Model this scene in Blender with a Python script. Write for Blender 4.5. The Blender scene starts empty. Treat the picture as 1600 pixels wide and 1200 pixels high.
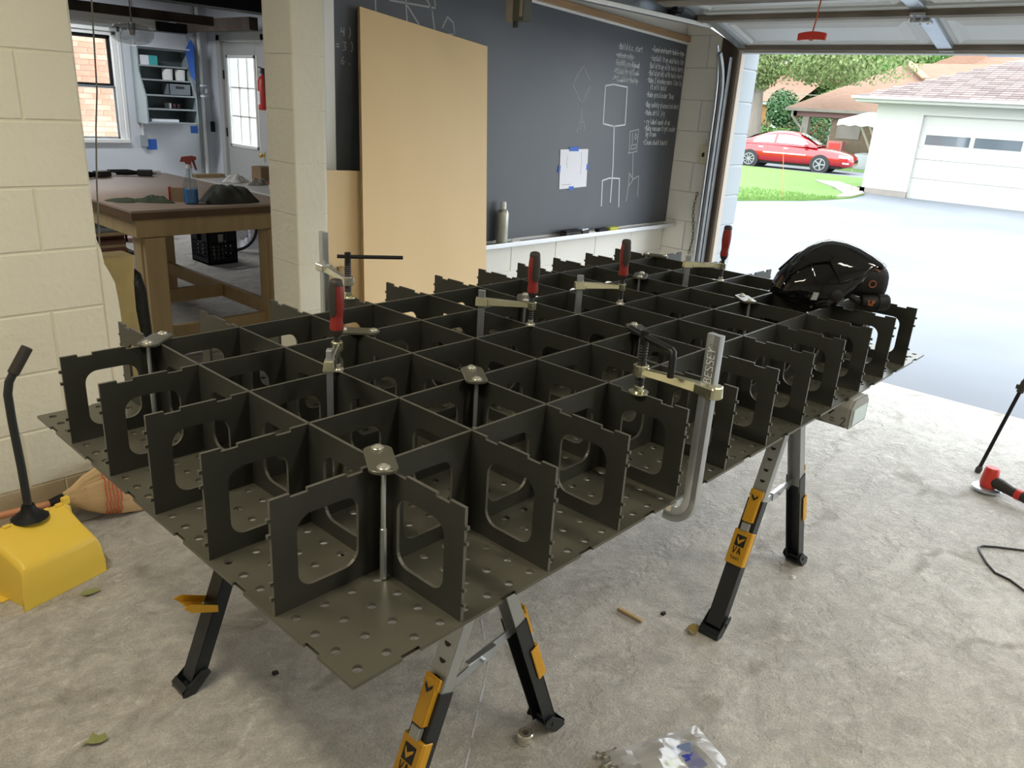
import bpy, bmesh, math, random
from mathutils import Vector, Matrix
random.seed(7)
S = bpy.context.scene
COL = S.collection
PI = math.pi

# ------------------------------------------------------------------ camera, world, lights, exposure
CAM_R = Vector((0.68241057, -0.7285902, 0.0589249))
CAM_D = Vector((-0.2084391, -0.27122428, -0.93967576))
CAM_F = Vector((0.70062041, 0.62896241, -0.336953))
CAM_C = Vector((-0.50222, -0.70138, 1.53436))
FPX = 1221.0
cam = bpy.data.cameras.new('camera')
cam.sensor_width = 36.0
cam.lens = FPX / 1600.0 * 36.0
cam.clip_start = 0.02
cam.clip_end = 500
cam_o = bpy.data.objects.new('camera', cam)
COL.objects.link(cam_o)
mw = Matrix.Identity(4)
for i in range(3):
    mw[i][0] = CAM_R[i]; mw[i][1] = -CAM_D[i]; mw[i][2] = -CAM_F[i]; mw[i][3] = CAM_C[i]
cam_o.matrix_world = mw
S.camera = cam_o

S.view_settings.view_transform = 'Standard'
S.view_settings.look = 'None'
S.view_settings.exposure = 0.0
S.view_settings.gamma = 1.0
S.view_settings.use_curve_mapping = False

world = bpy.data.worlds.new('overcast_sky')
S.world = world
world.use_nodes = True
bg = world.node_tree.nodes['Background']
bg.inputs[0].default_value = (0.90, 0.96, 1.0, 1)
bg.inputs[1].default_value = 5.6
try:
    S.cycles.use_denoising = True
    S.cycles.max_bounces = 8
    S.cycles.diffuse_bounces = 5
    S.cycles.transparent_max_bounces = 12
    S.cycles.sample_clamp_indirect = 8.0
except Exception:
    pass

def area(name, loc, sx, sy, power, col, rot=(0, 0, 0)):
    l = bpy.data.lights.new(name, 'AREA')
    l.shape = 'RECTANGLE'; l.size = sx; l.size_y = sy; l.energy = power; l.color = col
    o = bpy.data.objects.new(name, l); COL.objects.link(o)
    o.location = loc; o.rotation_euler = rot
    return o
area('ceiling_tube_light', (-0.7, 0.75, 2.46), 0.16, 1.25, 38, (1.0, 0.89, 0.70))
area('ceiling_tube_light', (0.9, -1.5, 2.46), 0.16, 1.25, 30, (1.0, 0.90, 0.72))
area('added_fill_light', (2.3, -1.0, 2.16), 0.12, 0.3, 14, (1.0, 0.93, 0.80))  # added fill for the dim front wall, not an actual opener lamp
area('workshop_tube_light', (2.4, 8.1, 2.46), 1.25, 0.2, 40, (0.94, 0.97, 1.0))
area('workshop_tube_light', (0.2, 4.4, 2.46), 1.25, 0.2, 30, (0.97, 0.97, 0.96))

# ------------------------------------------------------------------ helpers
def ray(u, v):
    return (CAM_R * ((u - 800) / FPX) + CAM_D * ((v - 600) / FPX) + CAM_F)
def at(u, v, ax, val):            # the point of a known plane seen at a pixel of the photograph
    d = ray(u, v)
    return CAM_C + d * ((val - CAM_C[ax]) / d[ax])

class MB:
    def __init__(s, o=(0, 0, 0)):
        s.o = Vector(o); s.v = []; s.f = []; s.m = []
    def P(s, p):
        s.v.append(Vector(p) - s.o); return len(s.v) - 1
    def face(s, pts, mi=0):
        s.f.append([s.P(p) for p in pts]); s.m.append(mi)
    def hexa(s, b, t, mi=0):      # bottom 4, top 4
        i = [s.P(p) for p in b] + [s.P(p) for p in t]
        for q in ((3, 2, 1, 0), (4, 5, 6, 7), (0, 1, 5, 4), (1, 2, 6, 5), (2, 3, 7, 6), (3, 0, 4, 7)):
            s.f.append([i[k] for k in q]); s.m.append(mi)
        return s
    def box(s, a, b, mi=0):
        x0, y0, z0 = [min(a[k], b[k]) for k in range(3)]; x1, y1, z1 = [max(a[k], b[k]) for k in range(3)]
        return s.hexa([(x0, y0, z0), (x1, y0, z0), (x1, y1, z0), (x0, y1, z0)],
                      [(x0, y0, z1), (x1, y0, z1), (x1, y1, z1), (x0, y1, z1)], mi)
    def obox(s, c, ex, ey, ez, mi=0):   # centre and half axes
        c, ex, ey, ez = map(Vector, (c, ex, ey, ez))
        return s.hexa([c - ex - ey - ez, c + ex - ey - ez, c + ex + ey - ez, c - ex + ey - ez],
                      [c - ex - ey + ez, c + ex - ey + ez, c + ex + ey + ez, c - ex + ey + ez], mi)
    def beam(s, p0, p1, w, h, up=(0, 0, 1), mi=0):
        p0, p1, up = Vector(p0), Vector(p1), Vector(up)
        d = (p1 - p0); L = d.length; d.normalize()
        sd = d.cross(up)
        if sd.length < 1e-5: sd = d.cross(Vector((0, 1, 0)))
        sd.normalize(); n = sd.cross(d)
        return s.obox((p0 + p1) / 2, d * L / 2, sd * w / 2, n * h / 2, mi)
    def ring(s, c, ax, r, n, ref=None):
        ax = Vector(ax).normalized()
        a = Vector(ref) if ref else (Vector((0, 0, 1)) if abs(ax.z) < .9 else Vector((1, 0, 0)))
        u = ax.cross(a).normalized(); w = ax.cross(u)
        return [s.P(Vector(c) + u * (r * math.cos(2 * PI * k / n)) + w * (r * math.sin(2 * PI * k / n))) for k in range(n)]
    def link(s, a, b, mi=0):
        n = len(a)
        for k in range(n):
            s.f.append([a[k], a[(k + 1) % n], b[(k + 1) % n], b[k]]); s.m.append(mi)
    def cap(s, a, flip=False, mi=0):
        s.f.append(list(reversed(a)) if flip else list(a)); s.m.append(mi)
    def lathe(s, base, ax, prof, n=16, caps=True, mi=0):  # prof [(h, r)]
        ax = Vector(ax).normalized(); prev = None; first = None
        for h, r in prof:
            q = s.ring(Vector(base) + ax * h, ax, max(r, 1e-5), n)
            if prev: s.link(prev, q, mi)
            else: first = q
            prev = q
        if caps: s.cap(first, True, mi); s.cap(prev, False, mi)
        return s
    def cyl(s, p0, p1, r, n=12, r1=None, mi=0):
        p0, p1 = Vector(p0), Vector(p1)
        return s.lathe(p0, p1 - p0, [(0, r), ((p1 - p0).length, r if r1 is None else r1)], n, True, mi)
    def tube(s, pts, r, n=8, mi=0):
        pts = [Vector(p) for p in pts]; prev = None; first = None; refv = None
        for i, p in enumerate(pts):
            d = (pts[min(i + 1, len(pts) - 1)] - pts[max(i - 1, 0)]).normalized()
            if refv is None:
                refv = d.cross(Vector((0, 0, 1)) if abs(d.z) < .9 else Vector((1, 0, 0))).normalized()
            refv = (refv - d * refv.dot(d)).normalized()
            w = d.cross(refv); rr = r[i] if isinstance(r, (list, tuple)) else r
            q = [s.P(p + refv * (rr * math.cos(2 * PI * k / n)) + w * (rr * math.sin(2 * PI * k / n))) for k in range(n)]
            if prev: s.link(prev, q, mi)
            else: first = q
            prev = q
        s.cap(first, True, mi); s.cap(prev, False, mi)
        return s
    def prism(s, pts, off, mi=0):     # planar polygon pushed along off
        off = Vector(off); n = len(pts)
        a = [s.P(p) for p in pts]; b = [s.P(Vector(p) + off) for p in pts]
        s.f.append(list(reversed(a))); s.m.append(mi)
        s.f.append(b); s.m.append(mi)
        s.link(a, b, mi)
        return s
    def grid(s, rows, mi=0, closed=False):
        R = [[s.P(p) for p in r] for r in rows]
        for a, b in zip(R, R[1:]):
            for k in range(len(a) - (0 if closed else 1)):
                k2 = (k + 1) % len(a)
                s.f.append([a[k], a[k2], b[k2], b[k]]); s.m.append(mi)
        return R
    def build(s, name, mats, parent=None, smooth=None, bevel=0, kind=None, label=None, cat=None, group=None, fixn=True, seg=2):
        me = bpy.data.meshes.new(name)
        me.from_pydata([tuple(v) for v in s.v], [], s.f)
        for m in (mats if isinstance(mats, (list, tuple)) else [mats]): me.materials.append(m)
        if any(s.m):
            me.polygons.foreach_set('material_index', s.m)
        if fixn:
            b = bmesh.new(); b.from_mesh(me)
            bmesh.ops.recalc_face_normals(b, faces=b.faces); b.to_mesh(me); b.free()
        if smooth:
            me.polygons.foreach_set('use_smooth', [True] * len(me.polygons))
            me.set_sharp_from_angle(angle=math.radians(smooth))
        o = bpy.data.objects.new(name, me); COL.objects.link(o)
        if parent is not None: o.parent = parent
        else: o.location = s.o
        if bevel:
            md = o.modifiers.new('bevel', 'BEVEL'); md.width = bevel; md.segments = seg; md.limit_method = 'ANGLE'; md.angle_limit = math.radians(40)
        if kind: o['kind'] = kind
        if label: o['label'] = label
        if cat: o['category'] = cat
        if group: o['group'] = group
        return o

def thing(name, label, cat, loc=(0, 0, 0), group=None, kind=None):
    o = bpy.data.objects.new(name, None); COL.objects.link(o)
    o.empty_display_size = .05
    o.location = loc
    if label: o['label'] = label
    if cat: o['category'] = cat
    if group: o['group'] = group
    if kind: o['kind'] = kind
    return o
def dup(root, loc, label=None, rotz=None):
    r = root.copy(); COL.objects.link(r); r.location = loc
    if label: r['label'] = label
    if rotz is not None: r.rotation_euler = (0, 0, rotz)
    for ch in list(root.children):
        c = ch.copy(); COL.objects.link(c); c.parent = r
        for g in list(ch.children):
            d = g.copy(); COL.objects.link(d); d.parent = c
    return r
def inst(name, me, parent, loc, rotz=0, label=None, scale=None):
    o = bpy.data.objects.new(name, me); COL.objects.link(o); o.parent = parent; o.location = loc
    if rotz: o.rotation_euler = (0, 0, rotz)
    if scale: o.scale = scale
    if label: o['label'] = label
    return o

# ------------------------------------------------------------------ materials
def mat(name, col, rough=.6, metal=0., spec=.5, noise=None, bump=None, col2=None, coat=0, alpha=1, trans=0, emit=None, stretch=None, detail=6):
    m = bpy.data.materials.new(name); m.use_nodes = True
    nt = m.node_tree; b = nt.nodes['Principled BSDF']
    b.inputs['Base Color'].default_value = (*col, 1); b.inputs['Roughness'].default_value = rough
    b.inputs['Metallic'].default_value = metal; b.inputs['Specular IOR Level'].default_value = spec
    if coat: b.inputs['Coat Weight'].default_value = coat; b.inputs['Coat Roughness'].default_value = .05
    if alpha < 1: b.inputs['Alpha'].default_value = alpha
    if trans: b.inputs['Transmission Weight'].default_value = trans
    if emit: b.inputs['Emission Color'].default_value = (*emit[0], 1); b.inputs['Emission Strength'].default_value = emit[1]
    vec = None
    if noise or bump:
        tc = nt.nodes.new('ShaderNodeTexCoord'); vec = tc.outputs['Object']
        if stretch:
            mp = nt.nodes.new('ShaderNodeMapping'); mp.inputs['Scale'].default_value = stretch
            nt.links.new(vec, mp.inputs[0]); vec = mp.outputs[0]
    if noise:
        n = nt.nodes.new('ShaderNodeTexNoise'); n.inputs['Scale'].default_value = noise[0]; n.inputs['Detail'].default_value = detail
        nt.links.new(vec, n.inputs['Vector'])
        r = nt.nodes.new('ShaderNodeValToRGB')
        r.color_ramp.elements[0].position = .5 - noise[1]; r.color_ramp.elements[1].position = .5 + noise[1]
        r.color_ramp.elements[0].color = (*col, 1); r.color_ramp.elements[1].color = (*(col2 or [c * .7 for c in col]), 1)
        nt.links.new(n.outputs['Fac'], r.inputs[0]); nt.links.new(r.outputs[0], b.inputs['Base Color'])
    if bump:
        n = nt.nodes.new('ShaderNodeTexNoise'); n.inputs['Scale'].default_value = bump[0]; n.inputs['Detail'].default_value = 5
        nt.links.new(vec, n.inputs['Vector'])
        k = nt.nodes.new('ShaderNodeBump'); k.inputs['Strength'].default_value = bump[1]; k.inputs['Distance'].default_value = bump[2] if len(bump) > 2 else .004
        nt.links.new(n.outputs['Fac'], k.inputs['Height']); nt.links.new(k.outputs[0], b.inputs['Normal'])
    return m

def glass_mat(name, tint=(1, 1, 1), refl=.08, rough=0.02):
    m = bpy.data.materials.new(name); m.use_nodes = True; nt = m.node_tree
    for n in list(nt.nodes): nt.nodes.remove(n)
    o = nt.nodes.new('ShaderNodeOutputMaterial'); mx = nt.nodes.new('ShaderNodeMixShader')
    t = nt.nodes.new('ShaderNodeBsdfTransparent'); t.inputs[0].default_value = (*tint, 1)
    g = nt.nodes.new('ShaderNodeBsdfGlossy'); g.inputs['Roughness'].default_value = rough
    mx.inputs[0].default_value = refl
    nt.links.new(t.outputs[0], mx.inputs[1]); nt.links.new(g.outputs[0], mx.inputs[2]); nt.links.new(mx.outputs[0], o.inputs[0])
    return m

def film_mat():
    m = glass_mat('clear_poly_bag', (.93, .93, .94), .16, .12); nt = m.node_tree
    o = [n for n in nt.nodes if n.type == 'OUTPUT_MATERIAL'][0]; mx = [n for n in nt.nodes if n.type == 'MIX_SHADER'][0]
    d = nt.nodes.new('ShaderNodeBsdfDiffuse'); d.inputs[0].default_value = (.82, .83, .86, 1); m2 = nt.nodes.new('ShaderNodeMixShader'); m2.inputs[0].default_value = .28
    nt.links.new(mx.outputs[0], m2.inputs[1]); nt.links.new(d.outputs[0], m2.inputs[2]); nt.links.new(m2.outputs[0], o.inputs[0])
    return m

def concrete_mat():
    m = bpy.data.materials.new('concrete_floor'); m.use_nodes = True; nt = m.node_tree; b = nt.nodes['Principled BSDF']
    L = nt.links.new
    tc = nt.nodes.new('ShaderNodeTexCoord')
    def noise(sc, det=6, dist=0., rough=.6):
        n = nt.nodes.new('ShaderNodeTexNoise'); n.inputs['Scale'].default_value = sc; n.inputs['Detail'].default_value = det
        n.inputs['Distortion'].default_value = dist; n.inputs['Roughness'].default_value = rough
        L(tc.outputs['Object'], n.inputs['Vector']); return n
    def ramp(src, a, b_, ca, cb):
        r = nt.nodes.new('ShaderNodeValToRGB'); e = r.color_ramp.elements
        e[0].position = a; e[1].position = b_; e[0].color = (*ca, 1); e[1].color = (*cb, 1); L(src, r.inputs[0]); return r
    def mix(a, b_, fac, mode='MIX'):
        x = nt.nodes.new('ShaderNodeMixRGB'); x.blend_type = mode
        L(a, x.inputs[1]); L(b_, x.inputs[2])
        if isinstance(fac, float): x.inputs[0].default_value = fac
        else: L(fac, x.inputs[0])
        return x
    big = noise(1.3, 5, .6); c1 = ramp(big.outputs['Fac'], .3, .7, (.60, .575, .53), (.78, .755, .71))
    mid = noise(9, 8, 1.2, .7); c2 = ramp(mid.outputs['Fac'], .35, .75, (.72, .71, .70), (1.08, 1.07, 1.05))
    col = mix(c1.outputs[0], c2.outputs[0], 1.0, 'MULTIPLY')
    fine = noise(150, 3); c3 = ramp(fine.outputs['Fac'], .35, .65, (.86, .86, .86), (1.08, 1.08, 1.08))
    col = mix(col.outputs[0], c3.outputs[0], 1.0, 'MULTIPLY')
    w2 = nt.nodes.new('ShaderNodeTexWave'); w2.wave_type = 'RINGS'; w2.inputs['Scale'].default_value = .75; w2.inputs['Distortion'].default_value = 14
    w2.inputs['Detail'].default_value = 4; w2.inputs['Detail Scale'].default_value = .9; w2.inputs['Detail Roughness'].default_value = .6
    L(tc.outputs['Object'], w2.inputs['Vector'])
    ln = ramp(w2.outputs['Fac'], .0, .09, (.66, .64, .60), (1, 1, 1)); msk = noise(2.6, 3, .5); mm = ramp(msk.outputs['Fac'], .48, .62, (0, 0, 0), (1, 1, 1))
    one = nt.nodes.new('ShaderNodeRGB'); one.outputs[0].default_value = (1, 1, 1, 1)
    lm = mix(one.outputs[0], ln.outputs[0], mm.outputs[0]); col = mix(col.outputs[0], lm.outputs[0], 1.0, 'MULTIPLY')
    sc = noise(4.2, 7, 2.2, .72); sr = ramp(sc.outputs['Fac'], .56, .66, (0, 0, 0), (.42, .42, .42))
    pale = nt.nodes.new('ShaderNodeRGB'); pale.outputs[0].default_value = (.84, .83, .80, 1)
    col = mix(col.outputs[0], pale.outputs[0], sr.outputs[0])
    dk = noise(60, 4, .3, .8); dr = ramp(dk.outputs['Fac'], .22, .36, (.62, .60, .56), (1, 1, 1)); col = mix(col.outputs[0], dr.outputs[0], 1.0, 'MULTIPLY')
    st = noise(2.1, 3, .4); sm = ramp(st.outputs['Fac'], .68, .80, (0, 0, 0), (.5, .5, .5))
    rust = nt.nodes.new('ShaderNodeRGB'); rust.outputs[0].default_value = (.44, .33, .2, 1)
    col = mix(col.outputs[0], rust.outputs[0], sm.outputs[0])
    L(col.outputs[0], b.inputs['Base Color'])
    b.inputs['Roughness'].default_value = .62; b.inputs['Specular IOR Level'].default_value = .35
    # trowel arcs: warped bands, cracks of the skin, grit
    w = nt.nodes.new('ShaderNodeTexWave'); w.wave_type = 'RINGS'; w.inputs['Scale'].default_value = 1.1; w.inputs['Distortion'].default_value = 9
    w.inputs['Detail'].default_value = 5; w.inputs['Detail Scale'].default_value = 1.6; w.inputs['Detail Roughness'].default_value = .7
    L(tc.outputs['Object'], w.inputs['Vector'])
    wr = ramp(w.outputs['Fac'], .0, .25, (0, 0, 0), (1, 1, 1))
    bp = nt.nodes.new('ShaderNodeBump'); bp.inputs['Strength'].default_value = .7; bp.inputs['Distance'].default_value = .010; L(wr.outputs[0], bp.inputs['Height'])
    bp2 = nt.nodes.new('ShaderNodeBump'); bp2.inputs['Strength'].default_value = 1.0; bp2.inputs['Distance'].default_value = .014
    m2 = noise(22, 8, 1.5, .75); L(m2.outputs['Fac'], bp2.inputs['Height']); L(bp.outputs[0], bp2.inputs['Normal'])
    bp3 = nt.nodes.new('ShaderNodeBump'); bp3.inputs['Strength'].default_value = .8; bp3.inputs['Distance'].default_value = .005
    L(fine.outputs['Fac'], bp3.inputs['Height']); L(bp2.outputs[0], bp3.inputs['Normal']); L(bp3.outputs[0], b.inputs['Normal'])
    return m

M = {}
M['floor'] = concrete_mat()
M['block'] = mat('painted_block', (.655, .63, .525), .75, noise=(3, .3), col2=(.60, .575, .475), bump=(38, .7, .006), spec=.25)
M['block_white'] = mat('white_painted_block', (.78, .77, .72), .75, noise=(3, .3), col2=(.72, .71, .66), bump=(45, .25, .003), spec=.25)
M['joint'] = mat('painted_joint', (.60, .57, .45), .85)
M['raw_block'] = mat('bare_block', (.42, .34, .22), .9, noise=(8, .3), col2=(.34, .28, .18), bump=(60, .4, .004))
M['plaster'] = mat('workshop_paint', (.66, .69, .74), .7, noise=(2, .3), col2=(.60, .63, .68), spec=.25)
M['grey_paint'] = mat('garage_paint', (.80, .79, .74), .8, spec=.2)
M['jamb_block'] = mat('outdoor_painted_block', (.36, .40, .43), .8, bump=(45, .25, .003))
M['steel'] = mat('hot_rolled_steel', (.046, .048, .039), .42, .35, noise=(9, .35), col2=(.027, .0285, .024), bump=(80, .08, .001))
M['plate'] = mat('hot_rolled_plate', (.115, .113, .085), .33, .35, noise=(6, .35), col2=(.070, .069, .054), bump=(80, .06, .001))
M['cut_lit'] = mat('cut_edge_lit_steel', (.15, .145, .125), .45, .5, noise=(30, .3))  # bare cut metal, its paler tone partly stands for light on the edges
M['zinc'] = mat('zinc_plated', (.80, .79, .73), .25, .85, noise=(20, .3), col2=(.62, .61, .52))
M['zinc_yellow'] = mat('yellow_zinc_plated', (.70, .69, .52), .22, .95, noise=(20, .3), col2=(.55, .54, .38))
M['zinc_dull'] = mat('galvanised', (.56, .59, .62), .3, .85, noise=(25, .3), col2=(.46, .5, .54))
M['rail'] = mat('weathered_rail', (.26, .28, .29), .55, .5, noise=(12, .3))
M['black_steel'] = mat('black_oxide', (.012, .012, .013), .42, .3)
M['handle_red'] = mat('red_grip', (.20, .012, .008), .45)
M['handle_black'] = mat('black_grip', (.022, .018, .015), .6)
M['black_paint'] = mat('black_powder_coat', (.012, .015, .018), .38)
M['silver_paint'] = mat('silver_channel', (.40, .42, .42), .4, .5)
M['horse_grey'] = mat('sawhorse_grey', (.27, .275, .255), .5, .2)
M['cap_blue'] = mat('pale_end_cap', (.55, .66, .68), .45)
M['yellow'] = mat('safety_yellow', (.62, .32, .015), .45)
M['yellow_bin'] = mat('yellow_plastic', (.80, .56, .075), .42, noise=(7, .35), col2=(.75, .51, .06), spec=.45)
M['plywood'] = mat('plywood_face', (.74, .555, .31), .6, noise=(2, .4), col2=(.69, .505, .27), stretch=(2, 2, .6), bump=(60, .05, .001))
M['ply_edge'] = mat('plywood_edge', (.36, .25, .12), .75, noise=(90, .2), col2=(.22, .14, .06), stretch=(1, 1, .05))
M['board'] = mat('slate_board', (.062, .07, .084), .5, noise=(1.6, .28), col2=(.092, .10, .115), spec=.55)
M['chalk'] = mat('white_chalk', (.68, .69, .70), .95)
M['chalk_faint'] = mat('rubbed_chalk', (.36, .37, .38), .95)
M['trim_wood'] = mat('varnished_trim', (.42, .26, .13), .5, noise=(10, .3), stretch=(.3, 4, 4))
M['trim_white'] = mat('white_trim', (.80, .80, .78), .5)
M['tray'] = mat('aluminium_tray', (.72, .74, .77), .35, .4)
M['dark_wood'] = mat('old_dark_wood', (.030, .020, .015), .8, noise=(6, .25), col2=(.085, .06, .045), stretch=(1, 1, .3), bump=(30, .4, .004))
M['tan_stop'] = mat('tan_door_stop', (.48, .42, .36), .7)
M['door_panel'] = mat('garage_door_panel', (.62, .65, .66), .45, noise=(3, .3), col2=(.56, .59, .60))
M['dark_strut'] = mat('dusty_strut', (.11, .09, .07), .7, noise=(12, .25), col2=(.25, .22, .18), stretch=(1, .3, 1))
M['rubber'] = mat('rubber_seal', (.05, .047, .045), .8)
M['red_plastic'] = mat('red_plastic', (.52, .03, .02), .4)
M['gloss_black'] = mat('glossy_black_shell', (.004, .004, .005), .05, spec=.42)
M['matte_black'] = mat('matte_black', (.008, .008, .009), .6, spec=.25)
M['lens'] = mat('dark_lens', (.004, .01, .008), .03, spec=.8)
M['orange'] = mat('orange_ink', (.55, .16, .04), .6)
M['pine'] = mat('pine_lumber', (.52, .38, .20), .65, noise=(5, .3), col2=(.42, .30, .145), stretch=(5, 5, .6))
M['bench_top'] = mat('bench_hardboard', (.40, .30, .23), .5, noise=(4, .35), col2=(.34, .255, .195))
M['bench_edge'] = mat('bench_edge', (.165, .092, .04), .6, noise=(9, .3))
M['white_plastic'] = mat('white_plastic', (.78, .78, .76), .45)
M['paper'] = mat('white_paper', (.80, .80, .86), .8)
M['blue_tape'] = mat('blue_masking_tape', (.03, .13, .55), .6)
M['cardboard'] = mat('cardboard', (.46, .32, .19), .8, noise=(12, .3))
M['cloth_green'] = mat('dark_green_cloth', (.045, .06, .035), .9, noise=(14, .3), col2=(.08, .10, .06))
M['cloth_dark'] = mat('charcoal_cloth', (.045, .048, .042), .9, noise=(10, .3), col2=(.075, .078, .068), bump=(30, .4, .006))
M['grey_shelf'] = mat('grey_shelf_paint', (.30, .345, .36), .5)
M['shelf_dark'] = mat('dark_shelf_back', (.10, .125, .13), .6)
M['teal'] = mat('teal_card', (.06, .42, .42), .6)
M['glass'] = glass_mat('window_glass', (.97, .99, .99), .06)
M['clear'] = glass_mat('clear_plastic_bottle', (.88, .92, .93), .12, .1)
M['shade'] = glass_mat('clear_glass_shade', (.80, .81, .80), .22, .1)
M['liquid'] = mat('blue_cleaner', (.01, .30, .75), .1, trans=.5)
M['brass'] = mat('brass', (.75, .52, .18), .25, 1.)
M['door_grey'] = mat('grey_door_paint', (.46, .46, .45), .5)
M['brick'] = mat('red_brick', (.62, .25, .17), .85, noise=(9, .3), col2=(.72, .36, .26), bump=(60, .3, .004))
M['brick_pale'] = mat('pale_brick', (.78, .50, .38), .85, noise=(9, .3), col2=(.66, .36, .26), bump=(60, .3, .004))
M['mortar'] = mat('mortar', (.72, .64, .54), .9)
M['asphalt'] = mat('asphalt', (.128, .142, .166), .7, noise=(.45, .3), col2=(.20, .215, .235), bump=(130, .25, .004), spec=.25)
M['grass'] = mat('lawn', (.085, .19, .03), .9, noise=(3, .3), col2=(.13, .23, .05), bump=(60, .6, .03))
M['pale_concrete'] = mat('pale_path', (.30, .27, .24), .85, noise=(2, .3))
M['siding'] = mat('white_render', (.43, .43, .40), .8, bump=(80, .1, .003))
M['shingle'] = mat('pink_grey_shingle', (.235, .18, .17), .9, noise=(30, .3))
M['shingle2'] = mat('grey_shingle', (.165, .125, .12), .9, noise=(30, .3))
M['roof_brown'] = mat('brown_shingle', (.20, .11, .072), .9, noise=(3, .35), col2=(.27, .17, .12), stretch=(1, 1, 6))
M['bark'] = mat('grey_bark', (.22, .19, .165), .9, noise=(5, .3), bump=(20, .5, .02), stretch=(1, 1, .25))
M['leaf'] = mat('green_leaves', (.075, .19, .035), .8, noise=(.8, .3), col2=(.15, .27, .07))
M['leaf_yellow'] = mat('olive_leaves', (.13, .19, .06), .8, noise=(.8, .3), col2=(.20, .25, .10))
M['leaf_dark'] = mat('dark_leaves', (.035, .10, .035), .8, noise=(.8, .3), col2=(.07, .16, .06))
M['car_red'] = mat('red_car_paint', (.38, .006, .010), .12, spec=.6, coat=1)
M['car_glass'] = mat('car_glass', (.55, .60, .60), .03, .75, spec=.9)
M['tyre'] = mat('tyre', (.03, .03, .032), .8)
M['rim'] = mat('alloy_rim', (.30, .31, .32), .35, .5)
M['tan_wall'] = mat('tan_brick_wall', (.22, .165, .115), .85, noise=(6, .3))
M['orange_wall'] = mat('orange_brick_wall', (.36, .16, .06), .85, noise=(6, .3))
M['purple'] = mat('mauve_fascia', (.17, .085, .085), .7)
M['carport_shade'] = mat('carport_shade_black', (.03, .04, .035), .8)  # shade of the carport interior put into the colour
M['copper'] = mat('copper_handle', (.58, .27, .14), .4, .3)
M['straw'] = mat('broom_straw', (.60, .42, .21), .8, noise=(60, .35), col2=(.42, .27, .12), stretch=(.15, 1, 1))
M['red_thread'] = mat('red_thread', (.55, .09, .05), .8)
M['cable'] = mat('black_cable', (.02, .02, .022), .5)
M['wire_grey'] = mat('grey_wire', (.26, .25, .21), .6)
M['foam'] = mat('yellowed_foam', (.50, .38, .16), .9, bump=(25, .6, .01), noise=(8, .3))
M['bag'] = film_mat()
M['label_blue'] = mat('blue_print', (.01, .03, .38), .5)
M['label_grey'] = mat('grey_blue_print', (.14, .19, .33), .5)
M['label_green'] = mat('lime_print', (.45, .50, .05), .5)
M['leaf_dry'] = mat('dry_leaf', (.25, .26, .10), .9)
M['ink'] = mat('black_ink', (.01, .01, .01), .6)
M['bike_blue'] = mat('dark_blue_paint', (.04, .06, .12), .4)
M['pink_plastic'] = mat('pink_plastic', (.60, .34, .27), .5)
M['maroon'] = mat('maroon_panel', (.09, .02, .03), .6)

# ------------------------------------------------------------------ stroke lettering (chalk, labels)
GL = {
 'a': '33 23 02 01 10 20 31|34 30', 'b': '06 00|03 14 23 31 20 10 01', 'c': '33 14 03 01 10 20 31', 'd': '36 30|33 24 13 01 10 20 31',
 'e': '02 32 23 14 03 01 10 30', 'f': '35 26 15 10|03 23', 'g': '34 14 03 02 11 31|34 3a 2b 1b', 'h': '06 00|03 14 23 30', 'i': '14 10|16 15',
 'j': '24 2a 1b 0b|26 25', 'k': '06 00|34 02 30', 'l': '16 11 20', 'm': '04 00|03 14 13 10|13 24 33 30', 'n': '04 00|03 14 23 30', 'o': '14 03 01 10 20 31 33 24 14',
 'p': '04 0b|03 14 24 32 21 01', 'r': '04 00|02 14 34', 's': '33 14 03 22 31 20 00', 't': '16 11 20 30|04 34', 'u': '04 01 10 20 31|34 30', 'v': '04 10 34',
 'w': '04 10 13 20 34', 'x': '04 30|34 00', 'y': '04 11|34 1b 0b', 'z': '04 34 00 30', 'q': '34 14 03 02 11 31|34 3b',
 'A': '00 16 30|02 32', 'B': '00 06 26 35 24 03|24 32 30 00', 'C': '36 16 05 01 10 30', 'D': '00 06 16 34 32 10 00', 'E': '36 06 00 30|03 23', 'F': '00 06 36|03 23', 'H': '06 00|36 30|03 33',
 'I': '16 10', 'L': '06 00 30', 'M': '00 06 13 36 30', 'S': '35 26 06 04 32 30 00', 'W': '06 10 13 20 36', 'V': '06 10 36', 'Y': '06 13 36|13 10',
 '-': '03 23', '(': '27 15 12 2a', ')': '17 25 22 1a', '2': '05 16 26 35 00 30', '3': '06 36 13 32 20 00', '4': '06 03 33|36 30', '6': '26 03 01 10 20 32 03', '/': '00 36', '=': '02 32|04 34', '.': '10 11', ',': '11 0a',
}
def strokes(text, x, z, sc, jit=.25):
    out = []
    for ch in text:
        if ch in GL:
            for pl in GL[ch].split('|'):
                pts = []
                for c in pl.split():
                    yy = {'a': -1, 'b': -2}.get(c[1], None)
                    yy = int(c[1]) if yy is None else yy
                    pts.append((x + (int(c[0]) + random.uniform(-jit, jit)) * sc, z + (yy + random.uniform(-jit, jit)) * sc))
                out.append(pts)
            x += 4.6 * sc
        else:
            x += 3.0 * sc
    return out, x
def ribbon(mb, pl, w, f, th):     # strip of chalk or ink, f maps (a, b, lift) to 3-D
    for (x0, y0), (x1, y1) in zip(pl, pl[1:]):
        dx, dy = x1 - x0, y1 - y0; L = math.hypot(dx, dy) or 1e-6
        nx, ny = -dy / L * w / 2, dx / L * w / 2; ex, ey = dx / L * w * .3, dy / L * w * .3
        q = [(x0 - ex + nx, y0 - ey + ny), (x0 - ex - nx, y0 - ey - ny), (x1 + ex - nx, y1 + ey - ny), (x1 + ex + nx, y1 + ey + ny)]
        mb.face([f(a, b, th) for a, b in q])

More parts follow.
